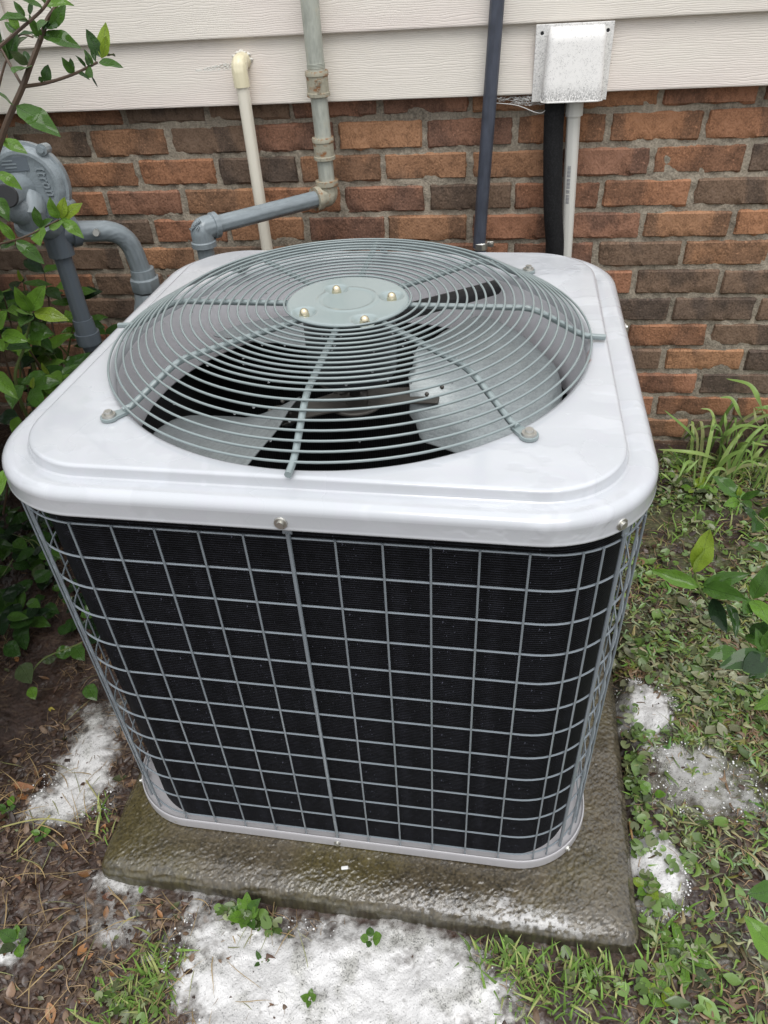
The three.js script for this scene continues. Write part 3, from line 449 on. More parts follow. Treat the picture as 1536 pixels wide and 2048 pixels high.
  // screws in the lid's side
  const screw = (x, y, z, dirx, dirz, s = 1) => { const g = hexBolt(0.0042 * s, 0.0042, 0.0068 * s); g.rotateX(Math.PI / 2); g.rotateY(Math.atan2(dirx, dirz)); g.translate(x, y, z); part('screw', g, M.steel, ac); };
  screw(-0.0105, 0.7765, 0.3955, 0, 1, 1.15); screw(0.349, 0.7755, 0.3605, 0.64, 0.77, 1.15); screw(0.3985, 0.778, -0.12, 1, 0); screw(-0.0105, 0.066, 0.384, 0, 1, 0.9); screw(0.372, 0.066, 0.344, 0.7, 0.7, 0.9); screw(-0.391, 0.068, 0.315, -0.9, 0.4, 0.9); screw(-0.3, 0.064, 0.378, -0.2, 1, 0.6);

  // base pan: shallow tray with a rolled rim
  const B = [], bq = (d, y) => B.push([0.403 - d, 0.3845 - d, 0.122 - d, y]);
  bq(0.006, 0.054); bq(0.001, 0.0545); bq(0, 0.056); bq(0, 0.073); bq(0.0006, 0.0765); bq(0.0016, 0.078); bq(0.003, 0.0775); bq(0.0036, 0.0755); bq(0.0042, 0.0725); bq(0.012, 0.0715); bq(0.06, 0.0715); bq(0.075, 0.0715);
  part('base_pan', loft(B, 300), phy({ color: lin(0.47, 0.46, 0.475), roughness: 0.36, clearcoat: 0.35, clearcoatRoughness: 0.12 }), ac);

  // finned coil, a black band behind the guard, with its inside seen through the fan opening
  const ctex = tex(512, 1024, (u, v) => { const l = Math.abs(((v * 32) % 1) - 0.5) * 2, f = Math.abs(((u * 64) % 1) - 0.5) * 2; const n = fbm(u * 12, v * 24, 3, 4), st = vn(u * 80, v * 14, 6); let k = 0.0016 + 0.019 * sstep(0.45, 1, l) * (0.3 + 1.4 * n) + 0.0035 * f * n; k += 0.16 * sstep(0.90, 0.96, vn(u * 90, v * 70, 9)) * sstep(0.62, 0.8, st) ; k *= 0.75 + 0.7 * vn(u * 9, 3, 2); return [enc(k * 0.92), enc(k * 0.97), enc(k * 1.3)]; }, { srgb: true, repeat: THREE.RepeatWrapping });  // bright specks are wet glints put into the coil colour
  const cbump = tex(512, 512, (u, v) => { const l = Math.abs(((v * 32) % 1) - 0.5) * 2, f = Math.abs(((u * 64) % 1) - 0.5) * 2; const b = 0.65 * l + 0.35 * f * (0.6 + 0.4 * vn(u * 30, v * 30, 3)); return [b, b, b]; }, { repeat: THREE.RepeatWrapping });
  const coilMat = phy({ map: ctex, bumpMap: cbump, bumpScale: 0.0012, roughness: 0.55, specularIntensity: 0.14 });
  const coilBand = (ax, az, r, y0, y1, out) => { // uv along the outline in metres so that the fins keep their size
    const n = 420, pos = [], uv = [], idx = []; let len = 0, px = 0, pz = 0;
    for (let i = 0; i <= n; i++) { const a = i / n * 2 * Math.PI + Math.PI / 2, c = Math.cos(a), s = Math.sin(a), t = rect(c, s, ax, az, r), x = c * t, z = s * t; if (i) len += Math.hypot(x - px, z - pz); px = x; pz = z; for (let j = 0; j <= 1; j++) { const y = j ? y1 : y0; pos.push(x, y, z); uv.push(len / 0.115, y / 0.115); } }
    for (let i = 0; i < n; i++) { const a = i * 2; out ? idx.push(a, a + 1, a + 2, a + 2, a + 1, a + 3) : idx.push(a, a + 2, a + 1, a + 1, a + 2, a + 3); } return indexed(pos, idx, uv);
  };
  const outer = coilBand(0.370, 0.3705, 0.108, 0.0722, 0.7745, true).translate(0.004, 0, 0).toNonIndexed(), inner = coilBand(0.343, 0.345, 0.085, 0.0722, 0.7745, false).toNonIndexed();
  const capT = loft([[0.370, 0.3705, 0.108, 0.7745], [0.343, 0.345, 0.085, 0.7745]], 300).toNonIndexed();
  part('coil', mergeGeometries([outer, capT]), coilMat, ac);
  const itex = tex(512, 512, (u, v) => { const f = Math.abs(((u * 22) % 1) - 0.5) * 2, l = Math.abs(((v * 32) % 1) - 0.5) * 2; const k = 0.008 + 0.05 * f * f * (0.5 + 0.5 * l) * (0.6 + 0.8 * fbm(u * 9, v * 9, 3, 5)); return [enc(k), enc(k * 1.04), enc(k * 1.08)]; }, { srgb: true, repeat: THREE.RepeatWrapping });
  part('coil_inside', inner, std({ map: itex, roughness: 0.5 }), ac);
  { const s = new THREE.Shape(); s.absarc(0, 0, 0.338, 0, Math.PI * 2); const g = new THREE.ShapeGeometry(s, 48); g.rotateX(-Math.PI / 2); g.translate(0, 0.0745, 0); part('inner_floor', g, std({ color: lin(0.03, 0.03, 0.033), roughness: 0.5 }), ac); }

  // wire guard: thirteen hoops and the uprights all the way round
  const wx = 0.393, wz = 0.3789, wr = 0.12, Y0 = 0.0866, Q = 0.05438;
  const wg = new THREE.Group(); wg.name = 'wire_guard'; ac.add(wg);
  const hoop = []; for (let i = 0; i < 320; i++) { const a = i / 320 * 2 * Math.PI, c = Math.cos(a), s = Math.sin(a), t = rect(c, s, wx - 0.002, wz - 0.002, wr - 0.002); hoop.push([c * t, 0, s * t]); }
  const hoopG = sweep(hoop, 0.00145, 6, { closed: true }); for (let j = 0; j <= 12; j++) part('horizontal_wire', hoopG, M.guard, wg).position.y = Y0 + j * Q;
  const thinG = sweep([[0, 0.071, 0], [0, 0.742, 0]], 0.00145, 6), thickG = sweep([[0, 0.0625, 0], [0, 0.7505, 0]], 0.0027, 8);
  const sx = wx - wr, sz = wz - wr, arc = wr * Math.PI / 2, upright = (x, z, nx, nz, thick) => { const o = part('vertical_wire', thick ? thickG : thinG, M.guard, wg); o.position.set(x + nx * 0.0012, 0, z + nz * 0.0012); if (thick) { const f = part('flattened_end', new RoundedBoxGeometry(0.0115, 0.03, 0.0026, 2, 0.001), M.guard, o); f.position.set(0, 0.763, 0); f.rotation.y = Math.atan2(nx, nz); } };
  for (let k = -4; k <= 5; k++) { upright(-0.0105 + k * 0.0537, wz, 0, 1, k === 0); upright(-0.0105 + k * 0.0537, -wz, 0, -1, k === 0); }
  upright(-0.279, wz - 0.0002, 0, 1, false);
  for (const [s1, s2] of [[1, 1], [-1, 1], [1, -1], [-1, -1]]) for (const [d, th] of s1 > 0 ? [[20, 0], [31.5, 0], [45, 1], [58, 0], [70, 0], [84, 0]] : [[31, 0], [46, 0], [64, 1], [80, 0]]) { const a = d * Math.PI / 180; upright(s1 * (sx + wr * Math.sin(a)), s2 * (sz + wr * Math.cos(a)), s1 * Math.sin(a), s2 * Math.cos(a), th); }
  for (let k = -4; k <= 4; k++) for (const s of [-1, 1]) upright(s * wx, k * 0.0537, s, 0, k === 0);
}
{ // fan under the grille
  const galv = tex(512, 512, (u, v) => { const a = fbm(u * 9, v * 9, 3, 2), sp = vn(u * 120 + 3 * a, v * 120, 5), sp2 = vn(u * 14, v * 70, 8); const k = 0.82 + 0.2 * (sp - 0.5) + 0.16 * (sp2 - 0.5) + 0.16 * (a - 0.5); return [enc(0.35 * k), enc(0.385 * k), enc(0.39 * k)]; }, { srgb: true });
  const bm = std({ map: galv, roughness: 0.38, metalness: 0.45 }), hm = std({ color: lin(0.12, 0.112, 0.1), roughness: 0.45, metalness: 0.4 });
  const fan = new THREE.Group(); fan.name = 'fan'; fan.position.set(GX, 0.700, GZ); ac.add(fan);
  // a blade: broad paddle, twisted, with rounded outer corners
  const blade = () => { const nu = 22, nv = 14, pos = [], uv = [], idx = []; for (let side = 0; side < 2; side++) for (let i = 0; i <= nu; i++) for (let j = 0; j <= nv; j++) { const t = i / nu, r = mix(0.085, 0.322, t), w = 0.62 * (0.75 + 0.25 * sstep(0, 0.5, t)); const round = t > 0.78 ? Math.sqrt(Math.max(0.02, 1 - Math.pow((t - 0.78) / 0.225, 2.4))) : t < 0.12 ? mix(0.45, 1, sstep(0, 0.12, t)) : 1; const q = (j / nv - 0.5) * 2, ph = q * w * round + 0.12 * t; const y = 0.1 * q * round * mix(0.55, 0.42, t) + 0.012 * (1 - q * q) + 0.006 - side * 0.0014; pos.push(r * Math.cos(ph), y, -r * Math.sin(ph)); uv.push(r * 4, q * 0.6); }
    const w = nv + 1, n = (nu + 1) * w; for (let i = 0; i < nu; i++) for (let j = 0; j < nv; j++) { const a = i * w + j; idx.push(a, a + w, a + 1, a + 1, a + w, a + w + 1); const b = a + n; idx.push(b, b + 1, b + w, b + w, b + 1, b + w + 1); } return indexed(pos, idx, uv); };
  const bg = blade(); for (const d of [10, 116, 210]) { const b = part('blade', bg, bm, fan); b.rotation.y = d * Math.PI / 180; for (const [x, z] of [[0.11, 0.02], [0.11, -0.02], [0.135, 0]]) part('rivet', new THREE.SphereGeometry(0.0035, 8, 6).translate(x, 0.017, z), hm, b); }
  const hub = new THREE.LatheGeometry([[0.0, 0.012], [0.012, 0.012], [0.016, 0.006], [0.03, 0.004], [0.042, 0.004], [0.046, 0.0], [0.042, -0.004], [0, -0.004]].map(([r, y]) => new THREE.Vector2(r, y)).reverse(), 40), hb = part('hub', hub, hm, fan);
  for (const d of [10, 116, 210]) { const s = new THREE.Shape(); s.moveTo(0.02, -0.03); s.quadraticCurveTo(0.06, -0.016, 0.125, -0.028); s.quadraticCurveTo(0.135, 0, 0.125, 0.028); s.quadraticCurveTo(0.06, 0.016, 0.02, 0.03); const g = new THREE.ExtrudeGeometry(s, { depth: 0.002, bevelEnabled: true, bevelSize: 0.001, bevelThickness: 0.001, bevelSegments: 2 }); g.rotateX(-Math.PI / 2); g.rotateZ(0.0); part('arm', g.translate(0, 0.004, 0), hm, hb).rotation.y = d * Math.PI / 180; }
  part('shaft', new THREE.CylinderGeometry(0.0085, 0.0085, 0.09, 16).translate(GX, 0.735, GZ), std({ color: lin(0.02, 0.018, 0.017), roughness: 0.5 }), ac);
  const mot = new THREE.LatheGeometry([[0, 0.745], [0.045, 0.745], [0.062, 0.75], [0.067, 0.76], [0.067, 0.845], [0.06, 0.853], [0, 0.854]].map(([r, y]) => new THREE.Vector2(r, y)), 40); mot.translate(GX, 0, GZ);
  part('motor', mot, phy({ color: lin(0.022, 0.026, 0.029), roughness: 0.4, clearcoat: 0.3 }), ac);
  part('motor_lead', sweep(curve([[GX + 0.05, 0.83, GZ - 0.02], [0.085, 0.815, -0.09], [0.15, 0.797, -0.185], [0.198, 0.787, -0.25]], 16), 0.0125, 14), std({ color: lin(0.011, 0.011, 0.012), roughness: 0.55 }), ac);
}
{ // grille: rings on eight bars, the plate over the motor with its four nuts
  const gr = new THREE.Group(); gr.name = 'fan_grille'; ac.add(gr);
  const H = (r) => r <= 0.258 ? 0.8615 : mix(0.8615, 0.8165, clamp((r - 0.258) / 0.084)), rings = [];
  for (let i = 0; i < 14; i++) rings.push(0.0905 + i * 0.01305); for (let i = 1; i <= 7; i++) rings.push(0.2602 + i * 0.0117);
  for (const r of rings) { const g = new THREE.TorusGeometry(r, 0.00165, 7, 140); g.rotateX(Math.PI / 2); g.translate(GX, H(r) + 0.0035, GZ); part('ring', g, M.grille, gr); }
  for (let k = 0; k < 8; k++) {
    const a = k * Math.PI / 4, diag = k & 1, c = Math.cos(a), s = -Math.sin(a), at = (r, y) => [GX + c * r, y, GZ + s * r], pts = [at(0.07, 0.8575)];
    pts.push(...bent([at(0.08, 0.8575), at(0.26, 0.8575), at(diag ? 0.335 : 0.333, 0.8175), at(diag ? 0.345 : 0.362, 0.8165)], 0.02, 5));
    const bar = part('bar', sweep(pts, 0.0043, 10), M.grille, gr);
    if (diag) {
      const tab = new THREE.Shape(); tab.absarc(0, 0, 0.0105, -2.3, 2.3); tab.lineTo(-0.024, 0.0045); tab.lineTo(-0.024, -0.0045); tab.closePath(); const g = new THREE.ExtrudeGeometry(tab, { depth: 0.003, bevelEnabled: true, bevelSize: 0.0008, bevelThickness: 0.0008, bevelSegments: 2, curveSegments: 14 }); g.rotateX(-Math.PI / 2); g.rotateY(a); g.translate(...at(0.3635, YT + 0.0015)); part('foot', g, M.grille, bar);
      const b = hexBolt(0.0055, 0.0055, 0.0092); b.rotateY(0.4 + k); b.translate(...at(0.3635, YT + 0.0055)); part('bolt', b, M.steel, bar);
    }
  }
  const prof = [[0, 0.8655], [0.036, 0.8655], [0.042, 0.8662], [0.047, 0.8648], [0.07, 0.8648], [0.078, 0.8652], [0.0865, 0.8642], [0.0882, 0.8625], [0.0872, 0.861], [0.08, 0.861], [0, 0.861]].map(([r, y]) => new THREE.Vector2(r, y)).reverse(), hp = new THREE.LatheGeometry(prof, 96);
  // press in the four nut recesses
  const nuts = [[-0.030, -0.037], [0.055, -0.0147], [-0.0585, 0.047], [0.030, 0.0665]].map(([x, z]) => [x - GX, z - GZ]);
  const dense = []; { const nR = 60, nA = 160, pos = [], uv = [], idx = []; for (let i = 0; i <= nR; i++) for (let k = 0; k < nA; k++) { const r = 0.0875 * i / nR, a = k / nA * Math.PI * 2, x = r * Math.cos(a), z = r * Math.sin(a); let y = 0.8652 + 0.0012 * Math.exp(-Math.pow((r - 0.041) / 0.0035, 2)) - 0.001 * sstep(0.084, 0.0875, r) * 2; for (const [nx, nz] of nuts) { const d = Math.hypot(x - nx, z - nz), rad = Math.hypot(nx, nz), rx = nx / rad, rz = nz / rad, q = Math.hypot(d, 0); y -= 0.007 * sstep(0.019, 0.010, q); } pos.push(x, y, z); uv.push(x, z); } for (let i = 0; i < nR; i++) for (let k = 0; k < nA; k++) { const a = i * nA + k, b = i * nA + (k + 1) % nA; idx.push(a, b, a + nA, b, b + nA, a + nA); } const top = indexed(pos, idx, uv); top.translate(GX, 0, GZ); dense.push(top.toNonIndexed()); const rim = new THREE.CylinderGeometry(0.0875, 0.0868, 0.0026, 120, 1, true); rim.translate(GX, 0.8619, GZ); dense.push(rim.toNonIndexed()); }
  const plate = part('motor_plate', mergeGeometries(dense), phy({ color: lin(0.27, 0.33, 0.33), roughness: 0.3, clearcoat: 0.9, clearcoatRoughness: 0.05 }), gr);
  const nutM = std({ color: lin(0.72, 0.64, 0.46), metalness: 0.9, roughness: 0.22 });
  for (const [x, z] of nuts) { const dome = new THREE.LatheGeometry([[0.007, 0], [0.0072, 0.004], [0.0066, 0.0046], [0.0064, 0.007], [0.005, 0.0102], [0.0027, 0.012], [0, 0.0125]].map(([r, y]) => new THREE.Vector2(r, y)), 20); dome.translate(x + GX, 0.8578, z + GZ); part('cap_nut', dome, nutM, gr); }
  // rain beads hanging under the rings
  const bead = []; for (let i = 0; i < 64; i++) { const r = rings[Math.floor(rr(2, rings.length))], a = i < 50 ? rr(0.25, 1.25) * Math.PI : rr(0, 2) * Math.PI, q = rr(0.001, 0.0018), g = new THREE.SphereGeometry(q, 7, 6); g.scale(1.2, 1, 1.2); g.translate(GX + r * Math.cos(a), H(r) + 0.0012, GZ + r * Math.sin(a)); bead.push(g); }
  part('water_bead', mergeGeometries(bead), phy({ color: lin(0.9, 0.92, 0.93), roughness: 0.05, transmission: 0.9, thickness: 0.003, ior: 1.33 }), gr).userData.kind = 'stuff';
}

// ---------- soap foam left from washing the coil ----------
{
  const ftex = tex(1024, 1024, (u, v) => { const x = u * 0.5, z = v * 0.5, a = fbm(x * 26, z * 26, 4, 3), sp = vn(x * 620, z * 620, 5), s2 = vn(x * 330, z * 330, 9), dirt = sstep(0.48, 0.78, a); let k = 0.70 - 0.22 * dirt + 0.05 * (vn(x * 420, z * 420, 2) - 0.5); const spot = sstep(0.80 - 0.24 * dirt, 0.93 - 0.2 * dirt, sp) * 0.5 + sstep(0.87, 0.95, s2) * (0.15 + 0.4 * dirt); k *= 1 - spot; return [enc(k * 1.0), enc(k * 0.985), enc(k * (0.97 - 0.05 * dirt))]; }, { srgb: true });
  const fbump = tex(512, 512, (u, v) => { const x = u * 0.25, z = v * 0.25, b = 0.5 * vn(x * 240, z * 240, 2) + 0.5 * vn(x * 520, z * 520, 7); return [b, b, b]; });
  ftex.repeat.set(2, 2); fbump.repeat.set(4, 4);
  const fm = phy({ map: ftex, vertexColors: true, transparent: true, bumpMap: fbump, bumpScale: 0.0012, roughness: 0.35, clearcoat: 0.6, clearcoatRoughness: 0.1 });
  // blobs: [x, z, rx, rz, turn, strength]; thin froth breaks into islands where the mask is weak
  const foam = (label, blobs, { cell = 0.0026, lift = 0.006, dense = 0.93, floor = groundY, pits = 0 } = {}) => {
    let x0 = 9, x1 = -9, z0 = 9, z1 = -9; for (const [x, z, rx, rz] of blobs) { const m = Math.max(rx, rz) * 1.3; x0 = Math.min(x0, x - m); x1 = Math.max(x1, x + m); z0 = Math.min(z0, z - m); z1 = Math.max(z1, z + m); }
    const nx = Math.ceil((x1 - x0) / cell), nz = Math.ceil((z1 - z0) / cell), pos = [], uv = [], idx = [], al = [], col = [];
    for (let j = 0; j <= nz; j++) for (let i = 0; i <= nx; i++) {
      const x = x0 + i * cell, z = z0 + j * cell; let m = 0; for (const [bx, bz, rx, rz, t, s] of blobs) { const c = Math.cos(t), n = Math.sin(t), dx = x - bx, dz = z - bz, d = Math.hypot((dx * c + dz * n) / rx, (-dx * n + dz * c) / rz); m = m + s * Math.max(0, 1 - d) * (1 - 0.5 * Math.min(1, m)); }
      const lo = fbm(x * 17, z * 17, 3, 2) - 0.5, mid = fbm(x * 62, z * 62, 2, 7) - 0.5, hi = vn(x * 210, z * 210, 4) - 0.5, fine = vn(x * 370, z * 370, 6) - 0.5;
      const sm = m + lo * 0.5 - 0.16, k = sm + mid * 0.6 + hi * 0.3 + fine * 0.16;
      let a = dense * sstep(-0.06, 0.95, k) * (0.82 + 0.3 * mid); if (!pits) a = Math.min(dense, a * 1.5); if (pits) a *= (1 - sstep(0.40, 0.52, fbm(x * 210, z * 290, 2, 3) * 0.72 + 0.28 * (1 - Math.min(1, m)))) * sstep(0.472, 0.462, z + (hi + mid) * 0.008) * (floor(x, z) > 0.03 ? 1 : 0); a = a < 0.03 ? 0 : a;
      al.push(a); const th = sstep(0.1, 0.8, k); col.push(mix(0.80, 1, th), mix(0.78, 1, th), mix(0.75, 1, th), a);
      pos.push(x, floor(x, z) + (a > 0 ? 0.0012 + lift * sstep(0, 0.7, sm) * (0.7 + 0.6 * fbm(x * 30, z * 30, 2, 9)) + (pits ? 0 : 0.0014 * sstep(0, 0.3, k) + hi * 0.0010) : 0.0002), z); uv.push(x, z);
    }
    const w = nx + 1; for (let j = 0; j < nz; j++) for (let i = 0; i < nx; i++) { const a = j * w + i; if (Math.max(al[a], al[a + 1], al[a + w], al[a + w + 1]) > 0) idx.push(a, a + w, a + 1, a + 1, a + w, a + w + 1); }
    const g = indexed(pos, idx, uv); g.setAttribute('color', new THREE.Float32BufferAttribute(col, 4)); return solo('foam', g, fm, label, 'foam');
  };
  foam('largest white foam patch, on the ground in front of the slab', [[-0.069, 0.575, 0.2, 0.1, 0, 1], [0.104, 0.572, 0.22, 0.12, 0.1, 1], [-0.164, 0.585, 0.14, 0.1, 0.1, 0.8], [0.211, 0.568, 0.15, 0.1, 0.2, 0.65], [-0.196, 0.515, 0.1, 0.05, 0.2, 0.6], [0.01, 0.641, 0.3, 0.09, 0, 1], [0.078, 0.501, 0.12, 0.05, 0.1, 0.6], [0.192, 0.515, 0.06, 0.05, 0.1, 0.45]]);
  foam('long white foam patch on the soil left of the slab', [[-0.531, 0.34, 0.1, 0.07, -0.5, 1], [-0.538, 0.26, 0.08, 0.09, 0.3, 0.85], [-0.545, 0.185, 0.08, 0.1, 0.2, 0.55], [-0.564, 0.368, 0.08, 0.045, -0.3, 0.7]]);
  foam('foam patch against the right edge of the slab, below the guard corner', [[0.526, 0.027, 0.1, 0.085, 0.4, 1.05], [0.54, 0.095, 0.1, 0.11, 0.3, 0.6]]);
  foam('thin speckled foam on the mulch right of the slab', [[0.598, 0.139, 0.16, 0.09, 0.35, 0.75], [0.642, 0.191, 0.15, 0.08, 0.4, 0.75], [0.56, 0.228, 0.11, 0.07, 0.2, 0.5]], { lift: 0.002, dense: 0.5 });
  foam('small bright foam patch beside the front right corner of the slab', [[0.522, 0.353, 0.075, 0.1, 0.3, 1.1], [0.501, 0.321, 0.06, 0.06, 0.3, 0.8]]);
  foam('small foam streak under the front left edge of the slab', [[-0.381, 0.478, 0.09, 0.026, 0.15, 0.85]], { cell: 0.0022, lift: 0.003, dense: 0.8 });
  foam('faint foam film on the mulch below the front left corner', [[-0.408, 0.535, 0.13, 0.08, 0, 0.5], [-0.318, 0.539, 0.1, 0.06, 0, 0.48], [-0.235, 0.48, 0.07, 0.03, 0.3, 0.6]], { lift: 0.002, dense: 0.5 });
  foam('small foam blob at the left edge of the picture', [[-0.514, 0.603, 0.045, 0.035, 0, 1]], { cell: 0.0022, lift: 0.005 });
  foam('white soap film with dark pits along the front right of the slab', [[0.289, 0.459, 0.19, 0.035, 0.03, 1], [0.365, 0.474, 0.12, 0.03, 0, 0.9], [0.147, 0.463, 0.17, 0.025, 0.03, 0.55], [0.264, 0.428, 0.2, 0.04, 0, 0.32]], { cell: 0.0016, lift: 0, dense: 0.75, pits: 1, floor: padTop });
}

// ---------- leaves and plants ----------
const leafTex = tex(256, 128, (u, v) => { const s = Math.abs(v - 0.5) * 2, mid = sstep(0.055, 0.015, s), q = ((u * 8 - s * 1.6) % 1 + 1) % 1, vein = sstep(0.10, 0.02, Math.min(q, 1 - q)) * 0.5 * (1 - s * 0.4); const k = 0.72 + 0.2 * fbm(u * 7, v * 5, 3, 2); return [enc(k + 0.5 * mid + 0.16 * vein), enc(k + 0.35 * mid + 0.14 * vein), enc(k + 0.25 * mid + 0.05 * vein)]; }, { srgb: true });
const leafBump = tex(256, 128, (u, v) => { const s = Math.abs(v - 0.5) * 2, mid = sstep(0.07, 0.01, s), q = ((u * 8 - s * 1.6) % 1 + 1) % 1, vein = sstep(0.16, 0.02, Math.min(q, 1 - q)); const b = 0.7 - 0.5 * mid - 0.3 * vein * (1 - s) + 0.2 * vn(u * 40, v * 30, 3); return [b, b, b]; });
const leafMat = (r, g, b, tr = 0.22) => phy({ color: lin(r, g, b), map: leafTex, bumpMap: leafBump, bumpScale: 0.002, roughness: 1, specularIntensity: 0.4, clearcoat: 0.5, clearcoatRoughness: 0.1, transmission: tr, side: THREE.DoubleSide });
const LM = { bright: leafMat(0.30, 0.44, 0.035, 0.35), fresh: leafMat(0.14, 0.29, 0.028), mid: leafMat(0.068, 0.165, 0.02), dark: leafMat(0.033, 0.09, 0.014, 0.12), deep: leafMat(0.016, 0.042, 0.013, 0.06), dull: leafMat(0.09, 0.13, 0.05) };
const stemMat = std({ color: lin(0.085, 0.052, 0.032), roughness: 0.55 }), greenStem = std({ color: lin(0.13, 0.17, 0.05), roughness: 0.5 });
function leafGeo(k, { tipPow = 1, fold = 0.16, bow = 0.1 } = {}) { // one unit long from base to tip, one unit wide
  const nu = 9, nv = 4, pos = [], uv = [], idx = [];
  for (let i = 0; i <= nu; i++) for (let j = 0; j <= nv; j++) { const t = i / nu, q = j / nv * 2 - 1, w = 0.5 * Math.pow(Math.sin(Math.PI * Math.pow(clamp(t, 0.002, 0.998), 0.82)), 0.85 * tipPow) * (1 + 0.05 * Math.sin(t * 15 + k * 2)) * (t > 0.9 ? 0.95 : 1); const y = -bow * (t * t - t * 0.35) + fold * Math.abs(q) * w - 0.05 * q * q * w + 0.018 * Math.sin(t * 11 + k * 3 + q); pos.push(t, y, q * w + 0.03 * Math.sin(t * 3 + k)); uv.push(t, j / nv); }
  for (let i = 0; i < nu; i++) for (let j = 0; j < nv; j++) { const a = i * (nv + 1) + j; idx.push(a, a + 1, a + nv + 1, a + nv + 1, a + 1, a + nv + 2); } return indexed(pos, idx, uv);
}
const LG = [0, 1, 2, 3, 4, 5].map((k) => leafGeo(k, { fold: [0.2, 0.1, 0.32, 0.14, 0.25, 0.05][k], bow: [0.14, 0.05, 0.22, 0.3, 0.1, 0.18][k] }));
function leaf(parent, b, t, width, m, { n = [0.1, 1, 0.75], roll = 0, k, name = 'leaf' } = {}) {
  b = V(b); t = V(t); const d = t.clone().sub(b), L = d.length(); d.normalize(); const side = d.clone().cross(V(n)).normalize(), nn = side.clone().cross(d).negate().normalize(); if (nn.dot(V(n)) < 0) nn.negate();
  const zz = d.clone().cross(nn); const o = part(name, LG[k ?? Math.floor(rnd() * 6)], LM[m] ?? m, parent); o.matrixAutoUpdate = true;
  const q = new THREE.Quaternion().setFromRotationMatrix(new THREE.Matrix4().makeBasis(d, nn, zz)); q.multiply(new THREE.Quaternion().setFromAxisAngle(new THREE.Vector3(1, 0, 0), roll)); o.position.copy(b); o.quaternion.copy(q); o.scale.set(L, L, L * width); return o;
}
const stem = (parent, pts, r0, r1, m = stemMat) => { const c = curve(pts, Math.max(6, pts.length * 5)); return part('stem', sweep(c, c.map((_, i) => mix(r0, r1, i / (c.length - 1))), 7), m, parent); };

